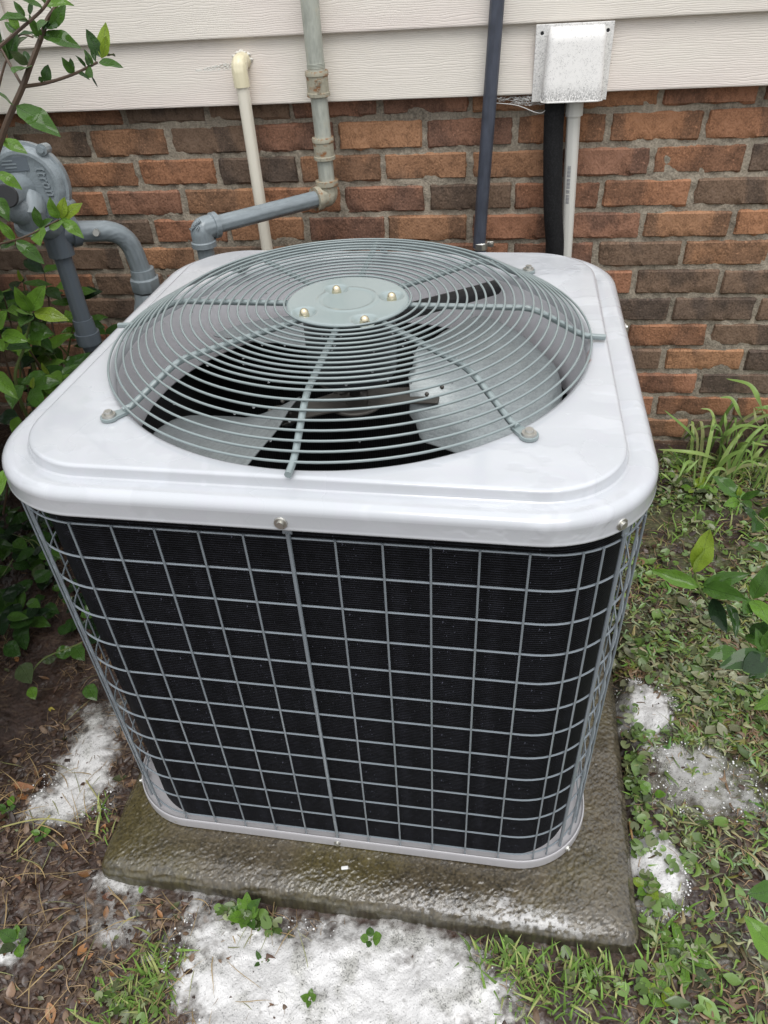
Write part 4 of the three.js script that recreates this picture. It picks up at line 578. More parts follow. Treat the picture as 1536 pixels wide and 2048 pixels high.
// the shrub at the left
const shrub = thing('shrub', 'glossy leaved shrub at the left, a branch reaching over the siding', 'shrub');
{
  stem(shrub, [[-0.80, 0.10, -0.36], [-0.669, 0.806, -0.069], [-0.488, 1.072, -0.044], [-0.443, 1.13, -0.059], [-0.431, 1.151, -0.07], [-0.41, 1.184, -0.085], [-0.4, 1.201, -0.093], [-0.387, 1.215, -0.101], [-0.378, 1.241, -0.118]], 0.005, 0.0024);
  stem(shrub, [[-0.443, 1.13, -0.059], [-0.415, 1.132, -0.065], [-0.376, 1.14, -0.077], [-0.341, 1.152, -0.086]], 0.0026, 0.0016);
  stem(shrub, [[-0.444, 1.132, -0.059], [-0.463, 1.159, -0.074], [-0.473, 1.175, -0.081], [-0.489, 1.193, -0.085]], 0.002, 0.0016);
  stem(shrub, [[-0.441, 1.169, 0.007], [-0.424, 1.181, -0.006], [-0.389, 1.204, -0.03], [-0.373, 1.215, -0.04], [-0.359, 1.229, -0.048]], 0.0022, 0.0018);
  stem(shrub, [[-0.492, 1.124, -0.075], [-0.476, 1.156, -0.09], [-0.46, 1.183, -0.114], [-0.435, 1.181, -0.105]], 0.0018, 0.0012);
  const A = (x, y, ...a) => null;
  leaf(shrub, [-0.409, 1.185, -0.086], [-0.358, 1.175, -0.08], 0.44, 'mid', { k: 3 }); leaf(shrub, [-0.455, 1.108, -0.049], [-0.396, 1.08, -0.033], 0.44, 'mid', { k: 3 }); leaf(shrub, [-0.457, 1.11, -0.047], [-0.46, 1.133, -0.025], 0.41, 'mid');
  leaf(shrub, [-0.34, 1.152, -0.087], [-0.305, 1.148, -0.081], 0.37, 'mid', { k: 0 }); leaf(shrub, [-0.336, 1.156, -0.089], [-0.325, 1.195, -0.104], 0.41, 'bright', { n: [0.1, 0.2, 1], k: 1 }); leaf(shrub, [-0.332, 1.157, -0.086], [-0.321, 1.181, -0.088], 0.44, 'bright', { n: [0.6, 0.2, 1], k: 1 });
  leaf(shrub, [-0.337, 1.157, -0.089], [-0.351, 1.189, -0.096], 0.46, 'dark', { n: [0.1, 0.4, 1], k: 1 }); leaf(shrub, [-0.334, 1.158, -0.09], [-0.333, 1.156, -0.124], 0.37, 'dull'); leaf(shrub, [-0.343, 1.152, -0.085], [-0.349, 1.174, -0.096], 0.27, 'dark'); leaf(shrub, [-0.347, 1.149, -0.083], [-0.353, 1.168, -0.081], 0.37, 'mid'); leaf(shrub, [-0.352, 1.148, -0.08], [-0.352, 1.165, -0.082], 0.39, 'dark');
  leaf(shrub, [-0.414, 1.133, -0.066], [-0.403, 1.153, -0.069], 0.61, 'dark', { n: [0.3, 0.3, 1], k: 1 }); leaf(shrub, [-0.416, 1.133, -0.065], [-0.414, 1.143, -0.056], 0.51, 'mid'); leaf(shrub, [-0.375, 1.141, -0.078], [-0.379, 1.16, -0.066], 0.49, 'mid', { n: [0.2, 0.4, 1] }); leaf(shrub, [-0.375, 1.142, -0.078], [-0.381, 1.159, -0.088], 0.37, 'dark'); leaf(shrub, [-0.358, 1.147, -0.082], [-0.363, 1.162, -0.075], 0.29, 'dark');
  leaf(shrub, [-0.358, 1.146, -0.082], [-0.346, 1.138, -0.07], 0.75, 'mid', { n: [0, 0.3, 1] }); leaf(shrub, [-0.367, 1.141, -0.077], [-0.35, 1.136, -0.068], 0.29, 'dark'); leaf(shrub, [-0.349, 1.138, -0.075], [-0.342, 1.125, -0.071], 0.17, 'deep');
  leaf(shrub, [-0.433, 1.15, -0.069], [-0.433, 1.151, -0.033], 0.75, 'mid', { n: [0, 0.4, 1] }); leaf(shrub, [-0.432, 1.154, -0.07], [-0.442, 1.17, -0.053], 0.51, 'dull', { n: [0, 0.4, 1] }); leaf(shrub, [-0.43, 1.154, -0.071], [-0.438, 1.17, -0.079], 0.49, 'dark'); leaf(shrub, [-0.412, 1.182, -0.084], [-0.413, 1.207, -0.074], 0.44, 'mid'); leaf(shrub, [-0.412, 1.179, -0.084], [-0.416, 1.187, -0.071], 0.61, 'mid');
  leaf(shrub, [-0.4, 1.199, -0.092], [-0.403, 1.194, -0.067], 0.51, 'mid'); leaf(shrub, [-0.4, 1.197, -0.092], [-0.383, 1.192, -0.079], 0.73, 'dark'); leaf(shrub, [-0.398, 1.2, -0.093], [-0.403, 1.193, -0.079], 0.61, 'dark'); leaf(shrub, [-0.395, 1.192, -0.089], [-0.372, 1.216, -0.098], 0.44, 'mid', { n: [0.7, 0.3, 0.8] }); leaf(shrub, [-0.379, 1.216, -0.06], [-0.349, 1.219, -0.076], 0.44, 'fresh'); leaf(shrub, [-0.372, 1.216, -0.04], [-0.387, 1.228, -0.021], 0.44, 'mid'); leaf(shrub, [-0.389, 1.203, -0.03], [-0.407, 1.213, 0.004], 0.41, 'mid', { n: [0, 0.8, 0.6] }); leaf(shrub, [-0.396, 1.203, -0.037], [-0.419, 1.216, -0.035], 0.39, 'dark');
  leaf(shrub, [-0.403, 1.207, -0.045], [-0.409, 1.225, -0.042], 0.44, 'mid'); leaf(shrub, [-0.397, 1.209, -0.049], [-0.39, 1.226, -0.053], 0.44, 'dark'); leaf(shrub, [-0.453, 1.189, -0.107], [-0.461, 1.211, -0.104], 0.49, 'fresh'); leaf(shrub, [-0.456, 1.184, -0.105], [-0.472, 1.2, -0.108], 0.49, 'mid'); leaf(shrub, [-0.467, 1.158, -0.083], [-0.446, 1.19, -0.088], 0.44, 'dark', { n: [0.4, 0.3, 1] }); leaf(shrub, [-0.468, 1.157, -0.083], [-0.463, 1.182, -0.076], 0.41, 'mid'); leaf(shrub, [-0.465, 1.161, -0.085], [-0.443, 1.185, -0.101], 0.37, 'dull'); leaf(shrub, [-0.472, 1.173, -0.082], [-0.463, 1.203, -0.078], 0.49, 'dark'); leaf(shrub, [-0.427, 1.185, -0.099], [-0.439, 1.188, -0.08], 0.37, 'dark'); leaf(shrub, [-0.393, 1.211, -0.097], [-0.398, 1.226, -0.084], 0.41, 'mid'); leaf(shrub, [-0.39, 1.214, -0.099], [-0.38, 1.228, -0.105], 0.49, 'fresh');
  // over the regulator and in front of its tee
  stem(shrub, [[-0.617, 0.902, -0.081], [-0.604, 0.9, -0.116], [-0.598, 0.896, -0.145], [-0.585, 0.896, -0.18], [-0.557, 0.905, -0.226]], 0.0022, 0.0014);
  stem(shrub, [[-0.543, 1.049, -0.075], [-0.517, 1.059, -0.084], [-0.488, 1.072, -0.044]], 0.0024, 0.0018);
  leaf(shrub, [-0.517, 1.059, -0.084], [-0.478, 1.049, -0.071], 0.44, 'fresh', { k: 3 }); leaf(shrub, [-0.558, 1.011, -0.106], [-0.523, 0.991, -0.1], 0.44, 'fresh', { k: 3 }); leaf(shrub, [-0.574, 0.974, -0.11], [-0.557, 0.946, -0.089], 0.61, 'mid');
  leaf(shrub, [-0.557, 0.906, -0.226], [-0.561, 0.942, -0.222], 0.56, 'fresh', { n: [0, 0.3, 1] }); leaf(shrub, [-0.555, 0.907, -0.228], [-0.539, 0.94, -0.235], 0.54, 'bright', { n: [0, 0.3, 1], k: 1 }); leaf(shrub, [-0.553, 0.906, -0.229], [-0.513, 0.931, -0.236], 0.41, 'bright', { n: [0.1, 0.5, 1] }); leaf(shrub, [-0.554, 0.906, -0.228], [-0.513, 0.883, -0.21], 0.41, 'fresh', { k: 3 }); leaf(shrub, [-0.556, 0.904, -0.226], [-0.552, 0.898, -0.19], 0.75, 'fresh', { n: [0, 0.5, 1] });
  leaf(shrub, [-0.578, 0.899, -0.199], [-0.579, 0.935, -0.196], 0.61, 'mid', { n: [-0.2, 0.3, 1] }); leaf(shrub, [-0.578, 0.899, -0.199], [-0.556, 0.914, -0.205], 0.49, 'mid'); leaf(shrub, [-0.578, 0.9, -0.198], [-0.567, 0.884, -0.163], 0.75, 'fresh', { n: [0, 0.5, 1] }); leaf(shrub, [-0.597, 0.896, -0.146], [-0.608, 0.931, -0.137], 0.41, 'fresh', { k: 3 }); leaf(shrub, [-0.596, 0.895, -0.147], [-0.554, 0.862, -0.139], 0.44, 'mid', { k: 3 }); leaf(shrub, [-0.598, 0.895, -0.145], [-0.604, 0.894, -0.114], 0.61, 'dark');
  // the bright whorl lower down and its neighbours
  stem(shrub, [[-0.80, 0.12, -0.34], [-0.718, 0.619, -0.169], [-0.69, 0.68, -0.197], [-0.665, 0.739, -0.217]], 0.004, 0.0018, greenStem);
  leaf(shrub, [-0.665, 0.739, -0.217], [-0.675, 0.79, -0.204], 0.54, 'fresh', { n: [0, 0.4, 1], k: 0 }); leaf(shrub, [-0.664, 0.74, -0.218], [-0.633, 0.785, -0.233], 0.59, 'fresh', { n: [0, 0.4, 1], k: 4 }); leaf(shrub, [-0.662, 0.736, -0.218], [-0.595, 0.732, -0.211], 0.44, 'bright', { k: 3 }); leaf(shrub, [-0.666, 0.735, -0.215], [-0.669, 0.756, -0.181], 0.75, 'fresh'); leaf(shrub, [-0.667, 0.732, -0.213], [-0.666, 0.731, -0.172], 0.67, 'mid');
  leaf(shrub, [-0.697, 0.738, -0.138], [-0.667, 0.77, -0.149], 0.73, 'fresh', { n: [-0.2, 0.3, 1] }); leaf(shrub, [-0.692, 0.725, -0.149], [-0.641, 0.717, -0.144], 0.56, 'fresh', { k: 0 }); leaf(shrub, [-0.687, 0.703, -0.21], [-0.637, 0.695, -0.217], 0.73, 'mid', { n: [0, 0.7, 0.8] }); leaf(shrub, [-0.715, 0.684, -0.179], [-0.666, 0.688, -0.178], 0.61, 'dark', { n: [0, 1, 0.4] }); leaf(shrub, [-0.7, 0.717, -0.139], [-0.679, 0.705, -0.122], 0.73, 'fresh');
  leaf(shrub, [-0.694, 0.599, -0.177], [-0.642, 0.608, -0.194], 0.51, 'mid', { k: 3 }); leaf(shrub, [-0.694, 0.596, -0.176], [-0.687, 0.619, -0.181], 0.49, 'bright'); leaf(shrub, [-0.675, 0.687, -0.074], [-0.627, 0.657, -0.04], 0.44, 'fresh', { k: 2 }); leaf(shrub, [-0.7, 0.616, -0.155], [-0.692, 0.604, -0.097], 0.61, 'mid'); leaf(shrub, [-0.697, 0.596, -0.173], [-0.658, 0.581, -0.139], 0.61, 'mid');
  leaf(shrub, [-0.454, 0.692, 0.297], [-0.438, 0.727, 0.254], 0.51, 'fresh', { n: [-0.3, 0.5, 1], k: 0 }); stem(shrub, [[-0.508, 0.658, 0.315], [-0.454, 0.692, 0.297]], 0.002, 0.0015);
  // the body of the shrub against the wall
  for (let s = 0; s < 46; s++) { // each twig ends in a whorl
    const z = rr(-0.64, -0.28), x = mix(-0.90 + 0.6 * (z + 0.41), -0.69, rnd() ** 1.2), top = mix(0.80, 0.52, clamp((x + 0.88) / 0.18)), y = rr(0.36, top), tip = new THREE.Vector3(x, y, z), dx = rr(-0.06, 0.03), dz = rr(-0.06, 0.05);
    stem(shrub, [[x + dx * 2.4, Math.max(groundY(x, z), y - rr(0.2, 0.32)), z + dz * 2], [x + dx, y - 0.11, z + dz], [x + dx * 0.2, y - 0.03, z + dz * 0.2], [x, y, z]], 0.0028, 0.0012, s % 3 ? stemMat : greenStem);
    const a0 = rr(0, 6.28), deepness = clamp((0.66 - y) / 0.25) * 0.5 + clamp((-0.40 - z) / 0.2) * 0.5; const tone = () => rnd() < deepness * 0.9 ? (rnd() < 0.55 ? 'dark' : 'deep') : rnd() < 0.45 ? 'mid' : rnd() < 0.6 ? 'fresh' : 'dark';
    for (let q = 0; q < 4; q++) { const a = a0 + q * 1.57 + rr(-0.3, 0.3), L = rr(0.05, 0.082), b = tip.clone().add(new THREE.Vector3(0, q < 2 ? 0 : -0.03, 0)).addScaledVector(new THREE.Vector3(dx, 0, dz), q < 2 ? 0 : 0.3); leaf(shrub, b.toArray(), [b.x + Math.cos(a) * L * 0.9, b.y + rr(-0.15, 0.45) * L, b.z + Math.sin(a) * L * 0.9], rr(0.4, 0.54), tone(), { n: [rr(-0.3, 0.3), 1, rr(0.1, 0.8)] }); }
    if (s % 4 === 0) leaf(shrub, tip.toArray(), [x + rr(-0.01, 0.01), y + 0.03, z + 0.008], 0.4, 'bright', { n: [0, 0.3, 1] });
  }
}
// low plants between the shrub and the unit
{
  const creeper = thing('creeper', 'low dark leafy creeper on the shaded ground left of the unit', 'plant');
  const cl = (list, r) => { const c = curve(list, 20); return part('stem', sweep(c, r, 6), greenStem, creeper); };
  cl([[-0.945, 0.093, -0.15], [-0.89, 0.151, -0.219], [-0.797, 0.124, -0.15]], 0.0014); cl([[-0.735, 0.066, 0.109], [-0.712, 0.089, 0.085], [-0.624, 0.122, 0.055]], 0.0016); cl([[-1.013, 0.127, -0.273], [-0.886, 0.15, -0.211], [-0.855, 0.137, -0.183]], 0.0012);
  const big = [[0, 1180, 30, 1240, 'dark'], [30, 1230, -20, 1180, 'mid'], [35, 1230, 100, 1250, 'mid'], [40, 1225, 20, 1165, 'mid'], [40, 1240, 50, 1300, 'dark'], [90, 1240, 115, 1215, 'dark'], [45, 1120, 70, 1100, 'dull'], [20, 1030, 35, 1010, 'mid'], [8, 1000, -8, 970, 'mid'], [55, 1090, 70, 1060, 'dull'], [75, 1130, 82, 1160, 'dull'], [40, 1330, 62, 1365, 'dull'], [85, 1325, 112, 1312, 'dull'], [110, 1310, 150, 1300, 'mid'], [60, 1375, 70, 1398, 'fresh'], [20, 1090, 2, 1120, 'mid'], [105, 1180, 130, 1170, 'mid'], [175, 1370, 190, 1400, 'mid'], [150, 1290, 165, 1320, 'mid'], [10, 1290, 40, 1310, 'dark'], [120, 1270, 140, 1245, 'dark'], [70, 1200, 90, 1190, 'dark']];
  const W = [[[-0.908, 0.107, -0.088], [-0.831, 0.094, -0.013]], [[-0.834, 0.1, -0.023], [-0.937, 0.102, -0.09]], [[-0.828, 0.1, -0.023], [-0.743, 0.094, -0.008]], [[-0.826, 0.101, -0.031], [-0.9, 0.105, -0.116]], [[-0.815, 0.099, -0.011], [-0.767, 0.086, 0.061]], [[-0.758, 0.099, -0.016], [-0.749, 0.099, -0.057]], [[-0.902, 0.117, -0.182], [-0.891, 0.116, -0.221]], [[-1.015, 0.132, -0.327], [-1.019, 0.132, -0.37]], [[-1.061, 0.138, -0.379], [-1.12, 0.139, -0.439]], [[-0.914, 0.122, -0.231], [-0.925, 0.123, -0.287]], [[-0.856, 0.116, -0.17], [-0.828, 0.106, -0.131]], [[-0.755, 0.087, 0.102], [-0.713, 0.078, 0.136]], [[-0.709, 0.088, 0.09], [-0.69, 0.085, 0.068]], [[-0.69, 0.09, 0.07], [-0.655, 0.087, 0.049]], [[-0.705, 0.082, 0.151], [-0.685, 0.074, 0.172]], [[-0.959, 0.122, -0.227], [-0.961, 0.112, -0.182]], [[-0.782, 0.108, -0.1], [-0.762, 0.106, -0.122]], [[-0.586, 0.084, 0.132], [-0.558, 0.076, 0.161]], [[-0.658, 0.093, 0.041], [-0.627, 0.085, 0.072]], [[-0.815, 0.092, 0.057], [-0.771, 0.085, 0.074]], [[-0.704, 0.096, 0.019], [-0.7, 0.095, -0.02]], [[-0.809, 0.105, -0.068], [-0.796, 0.102, -0.089]]];
  W.forEach(([b, t], i) => leaf(creeper, b, t, i < 6 ? 0.46 : 0.75, big[i][4], { n: [rr(-0.2, 0.2), 1, 0.5] }));
  for (let i = 0; i < 190; i++) { const x = rr(-1.0, -0.60), z = rr(-0.42, 0.02), y = groundY(x, z) + rr(0.01, 0.11), a = rr(0, 6.28), L = rr(0.03, 0.065); if (x > -0.58 - 0.4 * clamp(-z)) continue; leaf(creeper, [x, y, z], [x + Math.cos(a) * L, y + rr(-0.008, 0.012), z + Math.sin(a) * L], rr(0.45, 0.75), ['dark', 'mid', 'dark', 'deep', 'deep'][i % 5], { n: [0, 1, 0.3] }); }  // mostly dark tones: deep shade put into the leaf colours
}
// the shrub at the right
const shrub2 = thing('shrub', 'young glossy leaved shrub at the right with a yellow green new leaf', 'shrub');
{
  const S = shrub2;
  stem(S, [[0.80, 0.06, 0.02], [0.686, 0.344, 0.14], [0.629, 0.376, 0.139], [0.589, 0.399, 0.126], [0.539, 0.455, 0.11], [0.526, 0.486, 0.104]], 0.0035, 0.0016, greenStem);
  stem(S, [[0.686, 0.344, 0.14], [0.635, 0.438, 0.138], [0.608, 0.462, 0.131], [0.603, 0.476, 0.116]], 0.0024, 0.0013, greenStem);
  stem(S, [[0.86, 0.1, -0.15], [0.691, 0.435, -0.059], [0.669, 0.45, -0.081], [0.638, 0.471, -0.11]], 0.0022, 0.0013, greenStem); stem(S, [[0.686, 0.344, 0.14], [0.614, 0.425, 0.203]], 0.002, 0.0015, greenStem);
  const y1 = leaf(S, [0.526, 0.486, 0.105], [0.539, 0.551, 0.081], 0.46, 'bright', { n: [-0.1, 0.35, 1], k: 1 }); leaf(S, [0.524, 0.488, 0.109], [0.535, 0.527, 0.099], 0.62, 'bright', { n: [0.5, 0.3, 1], k: 4 });
  leaf(S, [0.537, 0.46, 0.111], [0.466, 0.475, 0.095], 0.32, 'fresh', { k: 0, n: [0, 0.8, 0.8] }); leaf(S, [0.541, 0.463, 0.11], [0.601, 0.496, 0.111], 0.34, 'mid', { k: 0, n: [0, 0.9, 0.6] }); leaf(S, [0.541, 0.46, 0.113], [0.589, 0.487, 0.157], 0.40, 'mid', { k: 4 });
  leaf(S, [0.559, 0.442, 0.115], [0.57, 0.424, 0.167], 0.44, 'deep', { n: [-0.4, 0.4, 0.9] }); leaf(S, [0.577, 0.442, 0.123], [0.589, 0.426, 0.174], 0.34, 'dark', { n: [0.4, 0.4, 0.9] }); leaf(S, [0.589, 0.4, 0.125], [0.573, 0.404, 0.115], 0.5, 'mid'); leaf(S, [0.59, 0.399, 0.127], [0.582, 0.404, 0.148], 0.5, 'mid');
  leaf(S, [0.608, 0.462, 0.131], [0.625, 0.52, 0.115], 0.42, 'mid', { n: [-0.5, 0.5, 1], k: 1 }); leaf(S, [0.609, 0.462, 0.133], [0.618, 0.474, 0.184], 0.55, 'fresh', { k: 3 }); leaf(S, [0.608, 0.46, 0.133], [0.591, 0.465, 0.164], 0.7, 'mid'); leaf(S, [0.606, 0.467, 0.126], [0.6, 0.48, 0.118], 0.34, 'bright'); leaf(S, [0.608, 0.469, 0.125], [0.607, 0.484, 0.118], 0.3, 'bright');
  leaf(S, [0.617, 0.425, 0.204], [0.602, 0.46, 0.19], 0.38, 'mid', { n: [-0.2, 0.8, 0.7], k: 0 }); leaf(S, [0.62, 0.426, 0.205], [0.555, 0.427, 0.234], 0.42, 'dark', { n: [0, 1, 0.5], k: 3 }); leaf(S, [0.622, 0.422, 0.21], [0.58, 0.429, 0.243], 0.6, 'deep', { n: [0, 1, 0.5] }); leaf(S, [0.619, 0.429, 0.201], [0.621, 0.467, 0.192], 0.45, 'mid', { n: [-0.3, 0.5, 1] }); leaf(S, [0.616, 0.405, 0.148], [0.638, 0.439, 0.154], 0.5, 'dark'); leaf(S, [0.613, 0.394, 0.143], [0.639, 0.408, 0.171], 0.45, 'mid'); leaf(S, [0.629, 0.401, 0.205], [0.601, 0.396, 0.228], 0.6, 'dark');
  leaf(S, [0.638, 0.472, -0.11], [0.594, 0.501, -0.134], 0.46, 'mid', { k: 0 }); leaf(S, [0.641, 0.472, -0.109], [0.664, 0.5, -0.095], 0.34, 'mid'); leaf(S, [0.638, 0.474, -0.112], [0.636, 0.493, -0.113], 0.5, 'bright', { n: [0, 0.3, 1] }); leaf(S, [0.639, 0.468, -0.107], [0.611, 0.476, -0.085], 0.5, 'fresh'); leaf(S, [0.642, 0.468, -0.106], [0.648, 0.482, -0.075], 0.5, 'mid'); leaf(S, [0.668, 0.451, -0.082], [0.642, 0.468, -0.093], 0.44, 'dark'); leaf(S, [0.671, 0.453, -0.082], [0.681, 0.486, -0.076], 0.44, 'mid'); leaf(S, [0.669, 0.448, -0.08], [0.654, 0.452, -0.048], 0.7, 'dark'); leaf(S, [0.678, 0.425, -0.03], [0.647, 0.44, -0.029], 0.44, 'mid');
  for (let i = 0; i < 26; i++) { const p = [rr(0.70, 1.0), rr(0.14, 0.40), rr(-0.1, 0.3)], a = rr(0, 6.28), L = rr(0.045, 0.075); leaf(S, p, [p[0] + Math.cos(a) * L, p[1] + rr(-0.2, 0.2) * L, p[2] + Math.sin(a) * L], rr(0.38, 0.5), ['mid', 'dark', 'fresh', 'deep'][i % 4]); }
  const S3 = thing('plant_sprig', 'bright leaves poking in at the right edge beside the slab corner', 'plant');
  stem(S3, [[0.86, 0.05, 0.5], [0.598, 0.358, 0.612], [0.557, 0.389, 0.609]], 0.003, 0.0018, greenStem); stem(S3, [[0.86, 0.06, 0.5], [0.63, 0.315, 0.504], [0.59, 0.333, 0.505]], 0.003, 0.0018, greenStem);
  leaf(S3, [0.553, 0.385, 0.614], [0.516, 0.41, 0.578], 0.5, 'fresh', { n: [0.2, 0.8, 0.6], k: 0 }); leaf(S3, [0.59, 0.333, 0.505], [0.548, 0.344, 0.521], 0.56, 'mid', { n: [0, 1, 0.4], k: 4 }); leaf(S3, [0.559, 0.389, 0.609], [0.582, 0.432, 0.587], 0.5, 'fresh');
}

// ---------- grasses, weeds, litter ----------
const bladeMats = [[0.23, 0.36, 0.085], [0.18, 0.30, 0.07], [0.29, 0.40, 0.11], [0.34, 0.36, 0.15]].map((c) => phy({ color: lin(...c), roughness: 1, specularIntensity: 0.5, clearcoat: 0.5, clearcoatRoughness: 0.25, transmission: 0.25, side: THREE.DoubleSide }));
function bladeGeo(pts, w) { const c = curve(pts, 14), pos = [], idx = []; c.forEach((p, i) => { const t = i / 14, d = c[Math.min(14, i + 1)].clone().sub(c[Math.max(0, i - 1)]).normalize(), s = d.clone().cross(new THREE.Vector3(0.2, 1, 0.6)).normalize(), h = w * 0.5 * Math.min(1, 0.35 + 3 * t) * Math.pow(1 - t, 0.55) + 0.0003, up = s.clone().cross(d).normalize(); for (const q of [-1, 0, 1]) pos.push(p.x + s.x * q * h - up.x * (q ? 0 : h * 0.35), p.y + s.y * q * h - up.y * (q ? 0 : h * 0.35), p.z + s.z * q * h - up.z * (q ? 0 : h * 0.35)); }); for (let i = 0; i < 14; i++) for (let q = 0; q < 2; q++) { const a = i * 3 + q; idx.push(a, a + 3, a + 1, a + 1, a + 3, a + 4); } return indexed(pos, idx); }
{
  const t = thing('grass_tuft', 'tall arching green grass tuft against the brick wall at the right', 'grass tuft');
  const bl = (pts, w, m = 0) => part('grass_blade', bladeGeo(pts, w), bladeMats[m], t);
  bl([[0.778, 0.129, -0.773], [0.692, 0.249, -0.692], [0.63, 0.293, -0.711]], 0.013, 1); bl([[0.808, 0.126, -0.742], [0.709, 0.226, -0.623], [0.656, 0.228, -0.627], [0.62, 0.218, -0.643]], 0.013, 2); bl([[0.821, 0.13, -0.779], [0.781, 0.243, -0.685], [0.814, 0.276, -0.68], [0.865, 0.284, -0.654]], 0.015, 0); bl([[0.957, 0.131, -0.876], [0.849, 0.326, -0.721], [0.826, 0.354, -0.744], [0.776, 0.354, -0.773]], 0.02, 0);
  bl([[0.916, 0.131, -0.899], [0.813, 0.286, -0.723], [0.792, 0.314, -0.747], [0.767, 0.311, -0.753]], 0.015, 0); bl([[0.832, 0.131, -0.83], [0.761, 0.261, -0.726], [0.748, 0.28, -0.742], [0.727, 0.28, -0.748]], 0.010, 2); bl([[0.725, 0.131, -0.831], [0.729, 0.225, -0.738], [0.757, 0.236, -0.737], [0.781, 0.23, -0.725]], 0.009, 1); bl([[0.835, 0.131, -0.791], [0.781, 0.265, -0.698], [0.777, 0.29, -0.714]], 0.014, 0);
  bl([[0.754, 0.131, -0.808], [0.754, 0.222, -0.705], [0.785, 0.232, -0.689]], 0.011, 1); bl([[0.679, 0.115, -0.638], [0.671, 0.214, -0.553], [0.701, 0.241, -0.574]], 0.012, 0); bl([[0.679, 0.115, -0.634], [0.633, 0.198, -0.552], [0.617, 0.205, -0.561]], 0.009, 2); bl([[0.855, 0.131, -0.792], [0.825, 0.259, -0.63], [0.856, 0.27, -0.6]], 0.012, 2); bl([[0.865, 0.13, -0.782], [0.799, 0.259, -0.639], [0.799, 0.273, -0.648]], 0.010, 2); bl([[0.957, 0.131, -0.902], [0.865, 0.318, -0.698], [0.839, 0.313, -0.705]], 0.014, 1); bl([[0.965, 0.131, -0.903], [0.848, 0.283, -0.697], [0.84, 0.308, -0.714]], 0.012, 3);
  for (let i = 0; i < 80; i++) { const x = rr(0.72, 1.25), z = rr(-0.78, -0.62), a = rr(0, 6.28), h = rr(0.05, 0.17), r = rr(0.05, 0.17), y = groundY(x, z); bl([[x, y, z], [x + Math.cos(a) * r * 0.35, y + h * 0.8, Math.max(-0.765, z + Math.sin(a) * r * 0.35)], [x + Math.cos(a) * r * 0.75, y + h, Math.max(-0.765, z + Math.sin(a) * r * 0.7)], [x + Math.cos(a) * r, y + h * rr(0.4, 0.9), Math.max(-0.765, z + Math.sin(a) * r)]], rr(0.006, 0.013), i % 4); }
}
